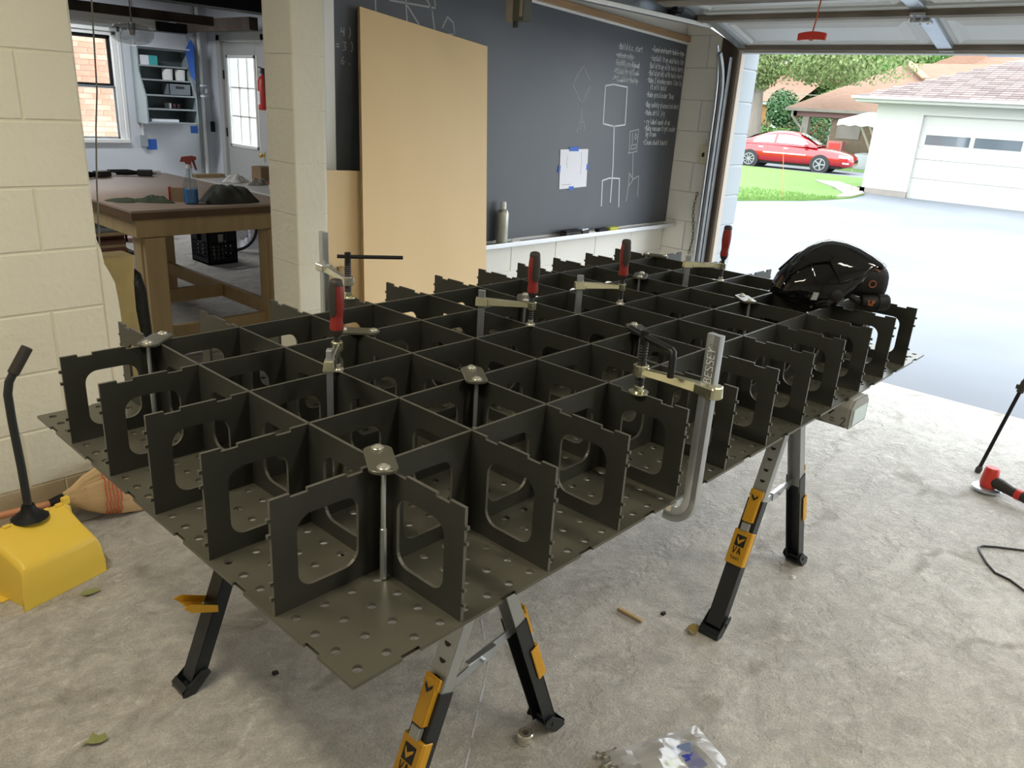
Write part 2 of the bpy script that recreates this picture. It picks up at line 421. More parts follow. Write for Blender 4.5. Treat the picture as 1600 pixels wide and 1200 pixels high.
# ------------------------------------------------------------------ the garage and the workshop shell
XF = 4.50      # inner face of the front wall
YL = 2.14      # face of the block wall on the left
YB = 2.40      # face of the wall behind the chalkboard
def struct(name, mb, m, **k):
    return mb.build(name, m, None, kind='structure', **k)

mb = MB(); mb.face([(-3.2, -4.2, 0), (4.62, -4.2, 0), (4.62, 9.3, 0), (-3.2, 9.3, 0)]); struct('floor', mb, M['floor'], fixn=False)
mb = MB(); mb.box((-3.2, -4.2, 2.56), (4.7, 2.6, 2.66)); struct('ceiling', mb, M['grey_paint'])
mb = MB(); mb.box((-3.2, 2.3, 2.52), (4.7, 9.5, 2.62)); struct('ceiling_workshop', mb, M['dark_wood'])
mb = MB(); mb.box((-3.3, -4.2, 0), (-3.2, 9.4, 2.6)); struct('wall_back', mb, M['grey_paint'])
mb = MB(); mb.box((-3.2, -4.3, 0), (4.7, -4.2, 2.6)); struct('wall_right', mb, M['grey_paint'])

# block laying: every block an object sharing one mesh
def block_mesh(name, L, H, D, m, ch=.004):
    b = MB()
    x0, x1, z0, z1 = 0, L, 0, H
    o = [(x0, 0, z0), (x1, 0, z0), (x1, 0, z1), (x0, 0, z1)]
    i = [(x0 + ch, -D, z0 + ch), (x1 - ch, -D, z0 + ch), (x1 - ch, -D, z1 - ch), (x0 + ch, -D, z1 - ch)]
    for k in range(4):
        b.face([o[k], o[(k + 1) % 4], i[(k + 1) % 4], i[k]])
    b.face(i)
    me = bpy.data.meshes.new(name); me.from_pydata([tuple(v) for v in b.v], [], b.f); me.materials.append(m)
    return me
CB, CJ = .2032, .005
bm_full = block_mesh('block', .3984, CB - CJ, .004, M['block'])
bm_raw = block_mesh('block', .3984, CB - CJ - .02, .004, M['raw_block'])
bm_fullw = block_mesh('block', .3984, CB - CJ, .004, M['block_white'])
bm_cache = {}
def cut_block(L, m, D=.004):
    k = (round(L, 3), m.name, D)
    if k not in bm_cache: bm_cache[k] = block_mesh('block', L, CB - CJ, D, m)
    return bm_cache[k]

# left wall: cream blocks above one bare course
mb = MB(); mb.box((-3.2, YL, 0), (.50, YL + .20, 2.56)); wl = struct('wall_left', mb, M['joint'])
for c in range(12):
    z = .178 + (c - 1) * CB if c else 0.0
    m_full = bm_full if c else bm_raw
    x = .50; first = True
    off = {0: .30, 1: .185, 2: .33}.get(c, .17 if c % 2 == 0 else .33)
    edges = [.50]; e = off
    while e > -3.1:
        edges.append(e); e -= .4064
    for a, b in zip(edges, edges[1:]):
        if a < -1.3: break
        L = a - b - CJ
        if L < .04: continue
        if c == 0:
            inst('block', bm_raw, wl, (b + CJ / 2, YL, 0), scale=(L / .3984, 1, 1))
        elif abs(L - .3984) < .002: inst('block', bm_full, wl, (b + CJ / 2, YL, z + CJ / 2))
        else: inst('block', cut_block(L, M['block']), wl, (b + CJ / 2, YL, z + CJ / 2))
# rough mortar fillet where the wall end widens near the floor
mb = MB((.5, YL, 0))
pts = [(.50, 1.02), (.512, .98), (.517, .93), (.53, .90), (.545, .86), (.55, .80), (.553, .70), (.556, .55), (.56, .3), (.56, 0), (.50, 0)]
mb.prism([(x, YL - .004, z) for x, z in pts], (0, .19, 0)); mb.build('mortar_fillet', M['block'], wl, bevel=.006)
wl.children[-1].location = (.5, YL, 0)
mb = MB(); mb.box((-3.0, YL - .035, 0), (.62, YL, .045)); struct('trim_1', mb, M['pale_concrete'], bevel=.01)

# pillar: block pier between opening and chalkboard
mb = MB(); mb.box((1.274, YL - .0175, 0), (1.40, 2.316, 2.56)); mb.box((1.40, 2.2, 0), (1.428, YB, 2.56)); pl = struct('wall_pier', mb, M['joint'])
for c in range(12):
    z = .02 + c * CB * 1.0 + .02
    b = MB((0, 0, 0)); zt = z + CB - .0012; yf = YL - .02; n = 6
    pts = [(1.27, 2.32), (1.27, yf + .004), (1.274, yf)] + [(1.43 - .03 + .03 * math.sin(k / n * PI / 2), yf + .03 - .03 * math.cos(k / n * PI / 2)) for k in range(n + 1)] + [(1.43, 2.32)]
    b.prism([(x, y, z) for x, y in pts], (0, 0, zt - z)); b.build('block', M['block'], pl, smooth=30)

# chalkboard wall
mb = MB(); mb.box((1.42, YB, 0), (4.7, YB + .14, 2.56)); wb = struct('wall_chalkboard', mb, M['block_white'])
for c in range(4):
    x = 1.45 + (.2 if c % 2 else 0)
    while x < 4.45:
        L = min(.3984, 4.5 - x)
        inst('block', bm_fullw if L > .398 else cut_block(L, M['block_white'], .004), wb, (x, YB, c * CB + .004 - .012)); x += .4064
# wall over the opening into the workshop
mb = MB(); mb.box((.5, YL + .03, 2.2), (1.27, YL + .2, 2.56)); struct('wall_lintel', mb, M['dark_wood'])

# front wall with the door opening
mb = MB()
mb.box((XF, 1.967, 0), (XF + .22, 9.3, 2.56)); mb.box((XF, -4.2, 0), (XF + .22, -2.9, 2.56)); mb.box((XF, -2.9, 2.10), (XF + .22, 1.967, 2.56))
# the front wall continues along the workshop up to its own door, built below
mb.v = []; mb.f = []; mb.m = []
mb.box((XF, 1.975, 0), (XF + .22, 7.78, 2.56)); mb.box((XF, 8.86, 0), (XF + .22, 9.3, 2.56)); mb.box((XF, 7.78, 2.08), (XF + .22, 8.86, 2.56))
mb.box((XF, -4.2, 0), (XF + .22, -2.9, 2.56)); mb.box((XF, -2.9, 2.10), (XF + .22, 1.975, 2.56))
wf = struct('wall_front', mb, M['plaster'])
front_blk = {}
for c in range(11):
    z = .008 + c * CB
    for (y0, y1) in (((2.10, 2.215), (2.221, 2.40)) if c % 2 else ((2.10, 2.40),)):
        b = MB(); b.box((XF - .006, y0 + .0012, z), (XF, y1 - .0012, z + CB - .0025)); b.build('block', M['grey_paint'], wf, bevel=.003, seg=1)
    b = MB(); b.box((XF + .02, 1.967, z), (XF + .235, 2.2, z + CB - .005)); b.build('block', M['jamb_block'], wf, bevel=.006, seg=1)

# workshop window wall (Y = 9.1) with a sash window, brick building beyond
WX0, WX1, WZ0, WZ1 = 2.62, 3.42, .87, 2.03
mb = MB()
mb.box((-3.2, 9.1, 0), (WX0, 9.28, 2.56)); mb.box((WX1, 9.1, 0), (4.72, 9.28, 2.56)); mb.box((WX0, 9.1, 0), (WX1, 9.28, WZ0)); mb.box((WX0, 9.1, WZ1), (WX1, 9.28, 2.56))
struct('wall_window', mb, M['plaster'])
w1 = thing('window_1', None, None, (WX0, 9.12, WZ0), kind='structure')
o = (WX0, 9.12, WZ0); W = WX1 - WX0; H = WZ1 - WZ0
def wpart(nm, boxes, m):
    b = MB()
    for a, c in boxes: b.box(a, c)
    return b.build(nm, m, w1, bevel=.004, seg=1)
wpart('frame', [((0, 0, 0), (.05, .1, H)), ((W - .05, 0, 0), (W, .1, H)), ((0, 0, H - .04), (W, .1, H))], M['trim_white'])
wpart('sill', [((-.03, -.06, -.03), (W + .03, .1, .012))], M['trim_white'])
wpart('casing', [((W, -.035, -.03), (W + .04, -.012, H + .06)), ((-.06, -.035, -.03), (0, -.012, H + .06)), ((-.06, -.035, H), (W + .06, -.012, H + .07))], M['trim_white'])
wpart('upper_sash', [((.05, .05, H / 2 + .02), (.08, .08, H - .04)), ((W - .085, .05, H / 2 + .02), (W - .05, .08, H - .04)), ((.05, .05, H - .08), (W - .05, .08, H - .04)), ((.05, .05, H / 2 - .01), (W - .05, .08, H / 2 + .03))], M['matte_black'])
wpart('lower_sash', [((.05, .02, .012), (.08, .045, H / 2)), ((W - .075, .02, .012), (W - .05, .045, H / 2)), ((.05, .02, .012), (W - .05, .045, .035)), ((.05, .02, H / 2 - .02), (W - .05, .045, H / 2 + .005))], M['zinc_dull'])
wpart('pane', [((.08, .062, H / 2 + .03), (W - .085, .066, H - .08))], M['glass'])
wpart('pane', [((.08, .030, .035), (W - .075, .034, H / 2 - .02))], M['glass'])
mb = MB(); mb.box((.5, 10.72, -.2), (7.5, 10.95, 5)); bw = struct('wall_neighbour', mb, M['mortar'])
def brick_mesh(m):
    b = MB(); b.box((0, -.008, 0), (.20, .01, .058)); me = bpy.data.meshes.new('brick'); me.from_pydata([tuple(v) for v in b.v], [], b.f); me.materials.append(m); return me
bks = [brick_mesh(M['brick']), brick_mesh(M['brick_pale'])]
rng = random.Random(3)
for r in range(22):
    for k in range(9):
        inst('brick', bks[0 if rng.random() < .55 else 1], bw, (2.95 + k * .212 + (.106 if r % 2 else 0), 10.72 - rng.random() * .004, .66 + r * .0685))

# ------------------------------------------------------------------ outside ground
K = .0087
def gz(x): return -.03 - K * (x - 4.6)
mb = MB(); mb.face([(4.62, -60, gz(4.62)), (60, -60, gz(60)), (60, 90, gz(60)), (4.62, 90, gz(4.62))])
struct('ground_asphalt', mb, M['asphalt'], fixn=False)
mb = MB((16, 10, 0))
edge = [(4.75, 7.9), (9, 7.85), (12, 7.6), (14, 7.42), (15.2, 7.31), (16.2, 7.06), (17.1, 6.76), (18.2, 6.6), (19.6, 6.55), (21.2, 6.80), (22.0, 7.2), (22.0, 8.0), (29.2, 8.0), (29.2, 90), (4.75, 90)]
mb.prism([(x, y, gz(x) - .02) for x, y in edge], (0, 0, .05)); struct('ground_lawn', mb, M['grass'])
mb = MB((33, 20, 0)); mb.prism([(33.8, -20, gz(33.8)), (60, -20, gz(60)), (60, 90, gz(60)), (33.8, 90, gz(33.8))], (0, 0, .03)); struct('ground_lawn_far', mb, M['grass'])
mb = MB((20, 7, 0)); mb.prism([(x, y, gz(x) + .034) for x, y in ((24.6, 9.6), (25.1, 9.0), (23, 7.55), (21.2, 6.82), (19.6, 6.56), (19.0, 6.7), (20.4, 7.05), (22.4, 8.1))], (0, 0, .02))
struct('ground_path', mb, M['pale_concrete'])
# grass blades along the near edge of the lawn
mb = MB((16, 7, -.1)); rg = random.Random(5)
for i in range(2600):
    t = rg.random(); x = 14.0 + 4.8 * t
    for (xa, ya), (xb, yb) in zip(edge, edge[1:]):
        if xa <= x <= xb: y = ya + (yb - ya) * (x - xa) / (xb - xa); break
    y += rg.random() ** 2 * 2.2; h = .03 + rg.random() * .05; a = rg.random() * PI
    dx, dy = .012 * math.cos(a), .012 * math.sin(a); z = gz(x) + .03
    mb.face([(x - dx, y - dy, z), (x + dx, y + dy, z), (x + dy * 2, y - dx, z + h)])
mb.build('lawn_grass', M['grass'], None, kind='stuff', label='short green grass blades along the lawn edge by the driveway', cat='grass', fixn=False)

# broken edge of asphalt along the threshold
mb = MB((4.62, 0, 0)); rg = random.Random(9)
y = -2.9
while y < 1.95:
    w = .05 + rg.random() * .12; d = .01 + rg.random() * .05
    mb.hexa([(4.60, y, -.03), (4.62 + d, y, -.03), (4.62 + d * .8, y + w, -.03), (4.60, y + w, -.03)], [(4.605, y, -.004), (4.615 + d * .6, y, -.012), (4.61 + d * .5, y + w, -.012), (4.605, y + w, -.004)])
    y += w
struct('trim_2', mb, M['dark_strut'])

# ------------------------------------------------------------------ overhead garage door (door_1) and its hardware
d1 = thing('door_1', None, None, (0, 0, 0), kind='structure')
DY0, DY1 = -2.88, 1.93
def sect(p0, p1, name, groups):
    p0, p1 = Vector(p0), Vector(p1); d = (p1 - p0).normalized(); n = Vector((d.z, 0, -d.x))
    if n.z > 0: n = -n            # towards the room, downwards
    L = (p1 - p0).length
    def Q(s, y, h): return (p0.x + d.x * s + n.x * h, y, p0.z + d.z * s + n.z * h)
    b = MB(); b.hexa([Q(0, DY0, 0), Q(L, DY0, 0), Q(L, DY1, 0), Q(0, DY1, 0)], [Q(0, DY0, -.035), Q(L, DY0, -.035), Q(L, DY1, -.035), Q(0, DY1, -.035)])
    b.build(name, M['door_panel'], d1)
    for (ya, yb) in groups:        # raised panels
        b = MB(); e = .09; g = .045
        o = [Q(e, ya, 0), Q(L - e, ya, 0), Q(L - e, yb, 0), Q(e, yb, 0)]
        i1 = [Q(e + g * .5, ya + g * .5, .012), Q(L - e - g * .5, ya + g * .5, .012), Q(L - e - g * .5, yb - g * .5, .012), Q(e + g * .5, yb - g * .5, .012)]
        i2 = [Q(e + g, ya + g, .002), Q(L - e - g, ya + g, .002), Q(L - e - g, yb - g, .002), Q(e + g, yb - g, .002)]
        i3 = [Q(e + 2 * g, ya + 2 * g, .014), Q(L - e - 2 * g, ya + 2 * g, .014), Q(L - e - 2 * g, yb - 2 * g, .014), Q(e + 2 * g, yb - 2 * g, .014)]
        for A, B in ((o, i1), (i1, i2), (i2, i3)):
            for k in range(4): b.face([A[k], A[(k + 1) % 4], B[(k + 1) % 4], B[k]])
        b.face(i3); b.build('raised_panel', M['door_panel'], d1)
    return Q, L
grp = [(.78, 1.86), (-.36, .42), (-1.5, -.5), (-2.75, -1.65)]
grp = [(.80, 1.84), (-.30, .66), (-1.45, -.45), (-2.75, -1.6)]
Q1, L1 = sect((4.42, 0, 1.95), (3.90, 0, 2.083), 'panel', grp)
Q2, L2 = sect((3.885, 0, 2.09), (3.37, 0, 2.155), 'panel', grp)
Q3, L3 = sect((3.355, 0, 2.158), (2.83, 0, 2.185), 'panel', grp)
def strut(Q, s0, s1, name, m, h=.035, h2=None):
    b = MB(); b.hexa([Q(s0, DY0, h), Q(s1, DY0, h if h2 is None else h2), Q(s1, DY1, h if h2 is None else h2), Q(s0, DY1, h)], [Q(s0, DY0, 0), Q(s1, DY0, 0), Q(s1, DY1, 0), Q(s0, DY1, 0)])
    b.build(name, m, d1)
strut(Q1, .012, .050, 'bottom_strut', M['dark_strut'], .022)
strut(Q1, .050, .062, 'bottom_strut_lip', M['dark_strut'], .03)
strut(Q1, -.012, .012, 'bottom_rail', M['door_panel'], .03)
strut(Q1, L1 - .03, L1 - .006, 'panel_rail', M['door_panel'], .012)
strut(Q2, .004, .05, 'cross_strut', M['dark_strut'], .05)
strut(Q2, .05, .10, 'cross_strut_flange', M['door_panel'], .02)
strut(Q2, L2 - .12, L2 - .02, 'cross_strut', M['dark_strut'], .06)
b = MB()
for k in range(26):                # rippled rubber weather seal below the bottom rail
    ya = DY0 + k * (DY1 - DY0) / 26; yb = DY0 + (k + 1) * (DY1 - DY0) / 26; s = .012 if k % 3 else .022
    b.hexa([(4.405, ya, 1.952 - s), (4.435, ya, 1.952 - s), (4.435, yb, 1.952 - s * .8), (4.405, yb, 1.952 - s * .8)], [(4.405, ya, 1.952), (4.435, ya, 1.952), (4.435, yb, 1.952), (4.405, yb, 1.952)])
b.build('weather_seal', M['rubber'], d1)
for yc in (.72, -.40, -1.52):      # centre stiles with hinges
    for Q, L in ((Q1, L1), (Q2, L2)):
        b = MB(); b.hexa([Q(0, yc - .04, .024), Q(L, yc - .04, .024), Q(L, yc + .04, .024), Q(0, yc + .04, .024)], [Q(0, yc - .04, 0), Q(L, yc - .04, 0), Q(L, yc + .04, 0), Q(0, yc + .04, 0)])
        b.build('stile', M['zinc_dull'], d1, bevel=.006)
    b = MB(); c = Vector(Q1(L1 - .02, yc, .04))
    b.obox(c, (.05, 0, -.012), (0, .035, 0), (0, 0, .006)); b.cyl(c + Vector((-.03, -.045, -.01)), c + Vector((-.03, .045, -.01)), .011, 10); b.obox(c + Vector((-.06, 0, .01)), (.03, 0, -.005), (0, .035, 0), (0, 0, .006))
    for sx in (.03, -.07):
        for sy in (-.018, .018): b.cyl(c + Vector((sx, sy, -.02)), c + Vector((sx, sy, .0)), .007, 6)
    b.build('hinge', M['zinc_dull'], d1)
for Q, L in ((Q1, L1), (Q2, L2), (Q3, L3)):   # end stile
    b = MB(); b.hexa([Q(0, DY1 - .06, .02), Q(L, DY1 - .06, .02), Q(L, DY1, .02), Q(0, DY1, .02)], [Q(0, DY1 - .06, 0), Q(L, DY1 - .06, 0), Q(L, DY1, 0), Q(0, DY1, 0)])
    b.build('end_stile', M['zinc_dull'], d1)

# jamb board, stop, header trim
mb = MB(); mb.box((XF - .035, 1.985, 0), (XF, 2.108, 2.02)); struct('trim_3', mb, M['dark_wood'], bevel=.004)
mb = MB(); mb.box((XF - .02, 1.962, 0), (XF + .03, 1.986, 1.99)); struct('trim_4', mb, M['tan_stop'], bevel=.003)
# track
tk = thing('door_track', 'galvanised roller track curving up beside the big garage opening', 'track', (4.40, 2.05, 0))
T0 = (4.40, 2.05, 0)
b = MB(T0)
prof = [(4.40, z) for z in (0.02, .5, 1.0, 1.5, 1.66)]
for k in range(1, 8):
    a = k / 8 * PI / 2 * .5; prof.append((4.40 - .40 * (1 - math.cos(a)), 1.66 + .40 * math.sin(a)))
sec = [(-.014, .008), (-.014, -.012), (.014, -.012), (.014, .008), (.011, .008), (.011, -.009), (-.011, -.009), (-.011, .008)]
rows = []
for i, (x, z) in enumerate(prof):
    p = Vector((x, 0, z)); q = Vector((*((prof[min(i + 1, len(prof) - 1)][0], 0)), prof[min(i + 1, len(prof) - 1)][1])); q0 = Vector((prof[max(i - 1, 0)][0], 0, prof[max(i - 1, 0)][1]))
    d = (q - q0).normalized(); n = Vector((d.z, 0, -d.x))
    rows.append([tuple(Vector((x, 2.03 + yy, z)) + n * xx) for xx, yy in sec])
b.grid(rows, closed=True); b.build('vertical_rail', M['rail'], tk, smooth=30)
b = MB(T0); b.tube([(4.372, 2.046, z) for z in (.02, .8, 1.6)] + [(4.362, 2.046, 1.75), (4.335, 2.046, 1.88), (4.30, 2.046, 1.96)], .0085, 8)
b.build('rolled_lip', M['zinc_dull'], tk, smooth=60)
b = MB(T0); b.box((4.42, 2.012, .0), (XF - .0355, 2.016, 1.9)); b.box((4.460, 2.012, 0), (XF - .0355, 2.034, 1.9)); b.build('wall_angle', M['rail'], tk)
b = MB(T0)
b.box((1.6, 2.012, 2.052), (4.10, 2.018, 2.150)); b.box((1.6, 1.955, 2.036), (4.05, 2.018, 2.042)); b.box((1.6, 2.012, 2.036), (4.05, 2.018, 2.06))
b.build('horizontal_rail', M['zinc_dull'], tk)
b = MB(T0); b.box((1.6, 1.945, 2.030), (4.02, 1.955, 2.052)); b.build('lit_rail_lip', M['trim_white'], tk, bevel=.003)  # white colour stands for the light on the flange face
b = MB(T0); b.prism([(4.48, 2.02, 1.98), (4.10, 2.02, 2.05), (3.80, 2.02, 2.15), (4.05, 2.02, 2.17), (4.48, 2.02, 2.02)], (0, .006, 0)); b.build('flag_bracket', M['zinc_dull'], tk)
for i, xr in enumerate((3.66, 4.0)):
    b = MB(T0); b.cyl((xr, 1.93, 2.075), (xr, 2.005, 2.075), .008, 8); b.cyl((xr, 1.985, 2.075), (xr, 2.01, 2.075), .024, 14)
    b.obox((xr - .02, 1.945, 2.085), (.035, 0, .004), (0, .018, 0), (0, 0, .012)); b.cyl((xr - .05, 1.935, 2.085), (xr - .05, 1.955, 2.085), .013, 8)
    b.build('roller', M['black_steel'], tk)
# light switch on the front wall
t = thing('light_switch', 'cream wall switch plate beside the dark jamb board', 'switch', (XF - .006, 2.09, 1.285)); o = t.location
b = MB(o); b.box((XF - .060, 2.085, 1.225), (XF - .0355, 2.150, 1.345)); b.build('plate', mat('cream_switch', (.62, .58, .40), .5), t, bevel=.006)
b = MB(o); b.box((XF - .074, 2.112, 1.272), (XF - .060, 2.124, 1.298)); b.build('toggle', M['ink'], t)
# chain hanging beside the jamb
t = thing('door_chain', 'thin rusty chain hanging at the foot of the dark jamb', 'chain', (4.44, 2.13, 1.02))
for k in range(17):
    z = 1.02 - k * .025; b = MB(t.location); cy = 2.13 + .012 * math.sin(k * .4)
    ring = []
    for q in range(11):
        a = q / 10 * 2 * PI
        ring.append((4.445 + (.006 * math.cos(a) if k % 2 else 0), cy + (0 if k % 2 else .008 * math.cos(a)), z + .016 * math.sin(a)))
    b.tube(ring, .0028, 5); b.build('chain_link', M['dark_strut'], t)
# red emergency release handle on its cord
t = thing('release_handle', 'red emergency release handle hanging on an orange cord', 'handle', (3.0, .858, 1.874)); o = t.location
b = MB(o)
for sg in (1, -1):
    pass
rows = []
for k in range(9):
    y = -.062 + k * .0155; zz = -.006 * (y / .062) ** 2; hh = .0165 - .002 * abs(y / .062)
    rows.append([(3.0 - .008, .858 + y, 1.882 + zz - hh), (3.0 + .008, .858 + y, 1.882 + zz - hh), (3.0 + .008, .858 + y, 1.882 + zz + hh), (3.0 - .008, .858 + y, 1.882 + zz + hh)])
R = b.grid(rows, closed=True); b.cap(R[0]); b.cap(R[-1]); b.build('grip', M['red_plastic'], t, bevel=.004)
b = MB(o); b.tube([(3.0, .86, 1.868), (3.0, .858, 1.90), (3.003, .852, 1.96), (3.006, .846, 2.06), (3.006, .842, 2.14)], .0035, 6); b.build('cord', mat('orange_cord', (.45, .11, .04), .8), t)
b = MB(o); b.cyl((3.0, .86, 1.862), (3.0, .86, 1.872), .009, 8); b.build('knot', bpy.data.materials['orange_cord'], t)
# dark hanger bracket below the ceiling
t = thing('hanger_bracket', 'dark olive steel bracket hanging from the ceiling over the chalkboard', 'bracket', (2.0, 1.63, 2.56)); o = t.location
mk = mat('olive_bracket', (.055, .055, .038), .6)
b = MB(o); b.box((1.985, 1.595, 1.845), (2.035, 1.68, 2.56)); b.build('post', mk, t, bevel=.004)
b = MB(o); b.box((1.98, 1.65, 1.84), (1.985, 1.685, 1.93)); b.box((1.978, 1.60, 1.86), (1.985, 1.61, 2.2)); b.build('tape_wrap', M['dark_strut'], t)
b = MB(o); b.cyl((2.01, 1.655, 1.845), (2.01, 1.655, 1.822), .012, 8); b.build('bolt', M['black_steel'], t)

# ------------------------------------------------------------------ the fixture table
P = .2032; HP = .0508; ZP = .79; ZR = .985; RH = .195; TP = .006
TX, TY = 12 * P, 6 * P
tb = thing('fixture_table', 'large dark steel fixture table, perforated plate with egg-crate ribs, on two sawhorses', 'table', (0, 0, ZP))
def plate():
    me_v = []; F = []; mi = []
    def V(x, y, z): me_v.append((x, y, z)); return len(me_v) - 1
    nx, ny = 48, 24; E = .005; r = .0083; NH = 12
    grid = {}
    def gv(x, y, z):
        k = (round(x, 5), round(y, 5), z)
        if k not in grid: grid[k] = V(x, y, z)
        return grid[k]
    for i in range(nx):
        for j in range(ny):
            x0 = max(i * HP, E); x1 = min((i + 1) * HP, TX - E); y0 = max(j * HP, E); y1 = min((j + 1) * HP, TY - E)
            cx, cy = (i + .5) * HP, (j + .5) * HP
            sq = []
            for a, b in (((x1, cy), (x1, y1)), ((x1, y1), (cx, y1)), ((cx, y1), (x0, y1)), ((x0, y1), (x0, cy)), ((x0, cy), (x0, y0)), ((x0, y0), (cx, y0)), ((cx, y0), (x1, y0)), ((x1, y0), (x1, cy))):
                sq.append(a)
            ring = [(cx + r * math.cos(2 * PI * k / 16), cy + r * math.sin(2 * PI * k / 16)) for k in range(16)]
            hid = set()
            T = [gv(*p, 0.0) for p in sq]; B = [gv(*p, -TP) for p in sq]
            rt = [V(*p, 0.0) for p in ring]; rb = [V(*p, -TP) for p in ring]
            for k in range(8):
                a, b2 = T[k], T[(k + 1) % 8]; c0, c1, c2 = rt[2 * k], rt[2 * k + 1], rt[(2 * k + 2) % 16]
                F.append((a, b2, c2, c1, c0)); mi.append(0)
                a, b2 = B[k], B[(k + 1) % 8]; c0, c1, c2 = rb[2 * k], rb[2 * k + 1], rb[(2 * k + 2) % 16]
                F.append((c0, c1, c2, b2, a)); mi.append(0)
            for k in range(16):
                F.append((rt[k], rt[(k + 1) % 16], rb[(k + 1) % 16], rb[k])); mi.append(1)
    b = MB(); b.v = [Vector(p) for p in me_v]; b.f = [list(f) for f in F]; b.m = mi
    # rim strip with the tab notches, one per cell
    def strip(n, f):
        L = n * P
        cuts = [0]
        for c in range(n): cuts += [(c + .5) * P - .017, (c + .5) * P + .017]
        cuts.append(L)
        for a, c in zip(cuts[0::2], cuts[1::2]): f(a, c)
    strip(12, lambda a, c: (b.box((a, 0, -TP), (c, E, 0), 1), b.box((a, TY - E, -TP), (c, TY, 0), 1)))
    strip(6, lambda a, c: (b.box((0, max(a, E), -TP), (E, min(c, TY - E), 0), 1), b.box((TX - E, max(a, E), -TP), (TX, min(c, TY - E), 0), 1)))
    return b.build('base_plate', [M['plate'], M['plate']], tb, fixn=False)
plate()
def rib_mesh(n):
    L = n * P; e0, e1 = .004, L - .004; pg = .0055
    pk = [.028, .034, .054, .060, .134, .140, .160, .166]
    pts = [(e0, 0), (e1, 0)]
    for a, c in zip(pk[0::2], pk[1::2]): pts += [(e1, a), (e1 + pg, a), (e1 + pg, c), (e1, c)]
    pts.append((e1, RH)); nd = .006
    nts = [(.037, .067), (.136, .166)]
    for a, c in nts: pts += [(L - a, RH), (L - a, RH - nd), (L - c, RH - nd), (L - c, RH)]
    for a, c in reversed(nts): pts += [(c, RH), (c, RH - nd), (a, RH - nd), (a, RH)]
    pts.append((e0, RH))
    for a, c in reversed(list(zip(pk[0::2], pk[1::2]))): pts += [(e0, c), (e0 - pg, c), (e0 - pg, a), (e0, a)]
    bm = bmesh.new()
    def loop(q):
        vs = [bm.verts.new((x, 0, z)) for x, z in q]
        for k in range(len(vs)): bm.edges.new((vs[k], vs[(k + 1) % len(vs)]))
    loop(pts)
    for c in range(n):
        x0, x1, z0, z1, r = c * P + .046, c * P + .1575, .029, .154, .027
        q = []
        for cx, cz, a0 in ((x1 - r, z1 - r, 0), (x0 + r, z1 - r, 90), (x0 + r, z0 + r, 180), (x1 - r, z0 + r, 270)):
            for k in range(7): a = math.radians(a0 + k * 15); q.append((cx + r * math.cos(a), cz + r * math.sin(a)))
        loop(q)
    bmesh.ops.triangle_fill(bm, use_beauty=True, use_dissolve=False, edges=bm.edges[:], normal=(0, -1, 0))
    fs = bm.faces[:]
    ex = bmesh.ops.extrude_face_region(bm, geom=fs)
    bmesh.ops.translate(bm, vec=(0, .006, 0), verts=[v for v in ex['geom'] if isinstance(v, bmesh.types.BMVert)])
    bmesh.ops.recalc_face_normals(bm, faces=bm.faces)
    for f in bm.faces:
        f.normal_update(); f.material_index = 0 if abs(f.normal.y) > .5 else 1
    bmesh.ops.translate(bm, vec=(0, -.003, 0), verts=bm.verts)
    me = bpy.data.meshes.new('rib'); bm.to_mesh(me); bm.free()
    me.materials.append(M['steel']); me.materials.append(M['cut_lit'])
    return me
rl = rib_mesh(12); rs = rib_mesh(6)
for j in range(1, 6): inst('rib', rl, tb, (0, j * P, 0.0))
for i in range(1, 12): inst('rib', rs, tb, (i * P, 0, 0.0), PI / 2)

# ------------------------------------------------------------------ clamping straps over the rib crossings
def make_strap():
    t = thing('clamping_strap', '', 'strap', (0, 0, ZR), 'clamping straps over the rib crossings')
    n = 10; a, r = .034, .0235
    out = [(a + r * .75 * math.cos(k / n * PI - PI / 2), r * math.sin(k / n * PI - PI / 2)) for k in range(n + 1)] + [(-a - r * .75 * math.cos(k / n * PI - PI / 2), -r * math.sin(k / n * PI - PI / 2)) for k in range(n + 1)]
    b = MB(); b.prism([(x, y, .0005) for x, y in out], (0, 0, .006)); b.build('strap_plate', M['plate'], t, bevel=.0008, seg=1)
    for sx in (-.037, .037):
        b = MB(); b.lathe((sx, 0, .0065), (0, 0, 1), [(0, .0112), (.002, .0112), (.0022, .0085), (.0045, .008), (.0062, .0045), (.0066, .0)], 12)
        b.build('bolt_head', M['zinc'], t, smooth=35)
        b = MB(); b.lathe((sx, 0, .0005), (0, 0, -1), [(0, .0045), (.100, .0045), (.101, .0058), (RH - .002, .0058)], 8); b.build('threaded_rod', M['zinc_dull'], t, smooth=40)
    return t
st0 = make_strap()
SP = [((1, 1), 1.04, 'nearest the front corner of the table'), ((3, 2), .95, 'third crossing along, second from the long near edge'), ((1, 5), .72, 'at the left end beside the block wall'),
      ((3, 4), -.76, 'behind the nearest red handled clamp'), ((6, 2), .87, 'beside the black T-handle of the near clamp'), ((9, 2), .82, 'left of the welding helmet'),
      ((9, 4), .5, 'far strap between two red handled clamps'), ((11, 5), -1.24, 'farthest one, at the corner by the chalkboard'), ((6, 4), .74, 'hidden partly behind the second red handled clamp')]
for k, ((i, j), a, d) in enumerate(SP):
    lab = 'oval steel strap with two bolt heads, ' + d
    if k == 0: st0.location = (i * P, j * P, ZR); st0.rotation_euler.z = a; st0['label'] = lab
    else: dup(st0, (i * P, j * P, ZR), lab, a)

